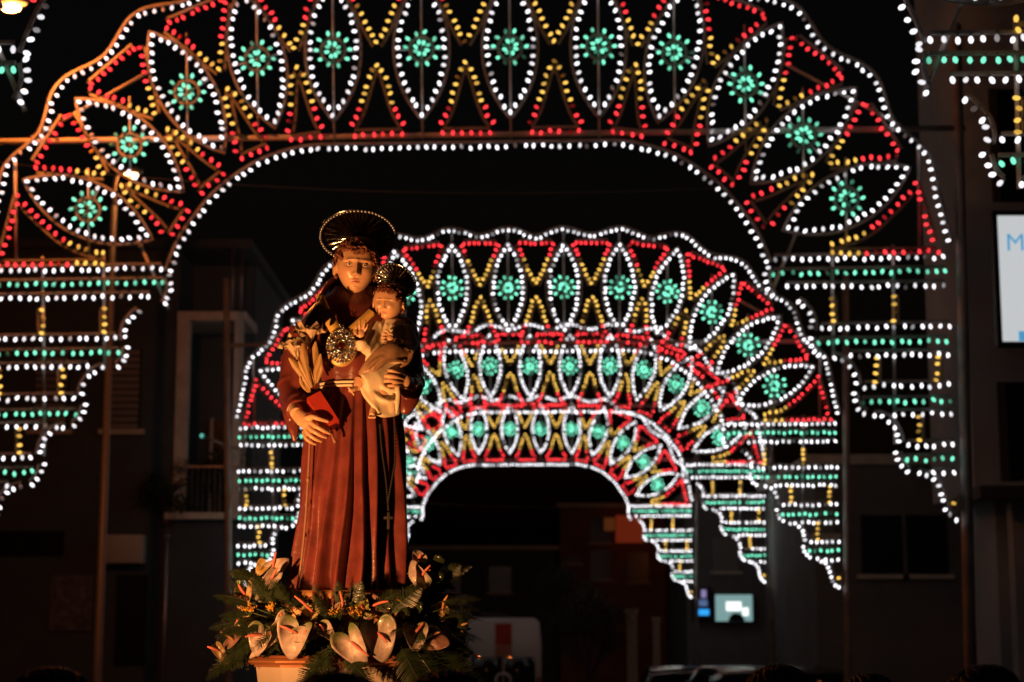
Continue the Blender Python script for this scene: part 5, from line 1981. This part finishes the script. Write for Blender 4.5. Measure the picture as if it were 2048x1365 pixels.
VP.append(mb.build('stripe', ORG, smooth=False))
mb = MB()
mb.box((0, -.012, Z(1302, YV) - gz(YV)), (33 * YV / F, .02, 20 * YV / F))
VP.append(mb.build('faded_stripe', mat('van_stripe_pale', (.5, .17, .1), .4), smooth=False))
mb = MB()
mb.box((-.3, .25, ztv + .06), (.7, .25, .14), bev=.04)
VP.append(mb.build('light_bar', mat('black_metal', (.02, .02, .02), .5)))
mb = MB()
zc_ = Z(1362, YV) - gz(YV)
mb.tube([(.2 * cos(a), -.035, zc_ + .2 * sin(a)) for a in np.linspace(0, 2 * pi, 25)[:-1]], .035, 6, closed=True)
VP.append(mb.build('round_emblem', VW))
wheels(VP, 5.6, wv, .36, .36)
for p in VP[-4:]:
    p.location.y += 2.6
mb = MB()
mb.box((0, -.03, .5), (2.0, .12, .16), bev=.02)
VP.append(mb.build('bumper', mat('black_metal', (.02, .02, .02), .5)))
for p in VP:
    p.parent = van

# ================================================================== ONLOOKERS
def person_meshes():
    b = MB()
    head_shape(b, Matrix.Translation((0, 0, 1.625)), .235, False, 60, 50)
    b.tube([(0, .01, 1.4), (0, .01, 1.55)], [.065, .055], 14)
    b.tube(catmull([(0, 0, .9), (0, 0, 1.05), (0, 0, 1.3), (0, .01, 1.43), (0, .01, 1.47)], 4), [.15, .14, .17, .15, .06], 20, flat=.62, up=(0, 1, 0))
    for s in (-1, 1):
        b.tube(catmull([(s * .16, .01, 1.41), (s * .21, .02, 1.12), (s * .22, -.03, .87)], 5), [.052, .043, .03], 12)
        b.ball((s * .222, -.04, .82), (.02, .038, .05), segs=10, rings=8)
        for q in range(4):
            b.tube([(s * .225, -.068 + q * .02, .79), (s * .225, -.075 + q * .02, .75), (s * .215, -.073 + q * .02, .72 + (.006 if q in (0, 3) else 0))], [.0085, .008, .006], 8)
        b.tube([(s * .218, -.07, .83), (s * .205, -.095, .8), (s * .2, -.1, .775)], [.01, .009, .007], 8)
        b.tube(catmull([(s * .09, 0, .93), (s * .1, 0, .5), (s * .1, .02, .08)], 5), [.09, .06, .042], 14)
        b.tube([(s * .1, .05, .04), (s * .1, -.06, .04), (s * .11, -.15, .03)], [.04, .04, .03], 10)
    body = remesh(b, 'person_body', mat('skin_plain', (.45, .28, .2), .5), .008, 2)
    c = MB()
    c.tube(catmull([(0, 0, .84), (0, 0, 1.05), (0, 0, 1.3), (0, .01, 1.43), (0, .01, 1.5)], 4), [.185, .17, .2, .175, .075], 22, flat=.66, up=(0, 1, 0))
    for s in (-1, 1):
        c.tube(catmull([(s * .16, .01, 1.42), (s * .215, .02, 1.12), (s * .222, -.02, .9)], 5), [.068, .058, .048], 12)
    coat_ = remesh(c, 'jacket', mat('dark_jacket', (.02, .02, .024), .8), .014, 3)
    c = MB()
    for s in (-1, 1):
        c.tube(catmull([(s * .085, 0, .95), (s * .1, 0, .5), (s * .1, .02, .06)], 5), [.11, .082, .07], 14)
    tr = remesh(c, 'trousers', mat('dark_trousers', (.018, .02, .028), .8), .014, 3)
    return body, coat_, tr
PB, PC, PT = person_meshes()
def hair_mesh(seed, long_):
    rg = random.Random(seed)
    mb = MB()
    c = Vector((0, .012, 1.655))
    for q in range(420):
        a = rg.uniform(0, 2 * pi)
        e = rg.uniform(-.15, 1.5)
        d = Vector((cos(e) * cos(a), cos(e) * sin(a), sin(e)))
        if d.y < -.55 and d.z < .45:
            continue
        p = c + Vector((d.x * .092, d.y * .11, d.z * .1))
        t = Vector((d.x * .5, d.y * .5 + .2, -1 + d.z * .9)).normalized()
        ln = rg.uniform(.04, .07) * (2.2 if long_ and d.z < .4 else 1)
        mb.tube([p, p + t * ln * .5 + d * .012, p + t * ln], [.012, .012, .003], 5)
    mb.ball(c + Vector((0, .01, .008)), (.093, .105, .1), segs=16, rings=10)
    return mb.mesh('hair', mat('hair_dark', (.012, .01, .009), .55))
HM = [hair_mesh(s, l) for s, l in ((1, False), (2, True), (3, False))]
def person(label, px, ptop, Y, k, rz):
    zt_ = at(px, ptop, Y).z
    r = thing('person', label, 'person', (at(px, ptop, Y).x, Y, gz(Y)), 'onlookers before the procession', (0, 0, rz))
    sc = zt_ / 1.765
    r.scale = (sc, sc, sc)
    for n_, me in (('body', PB), ('jacket', PC), ('trousers', PT), ('hair', HM[k % 3])):
        link(n_, me, r)
person('dark haired onlooker whose head overlaps the plinth\'s front', 672, 1343, 3.6, 0, pi + .1)
person('onlooker with longer dark hair before the ferns on the rosary side', 905, 1340, 4.6, 1, pi - .3)
person('onlooker with dark hair before the loggia house\'s notice board', 122, 1334, 4.7, 0, pi - .5)
person('onlooker standing before the pale grey car', 1552, 1328, 6.2, 2, pi + .2)
person('onlooker standing below the biggest arch\'s bare pole', 1958, 1330, 5.4, 1, pi + .4)
person('onlooker standing before the dark parked car', 1735, 1346, 6.8, 0, pi)
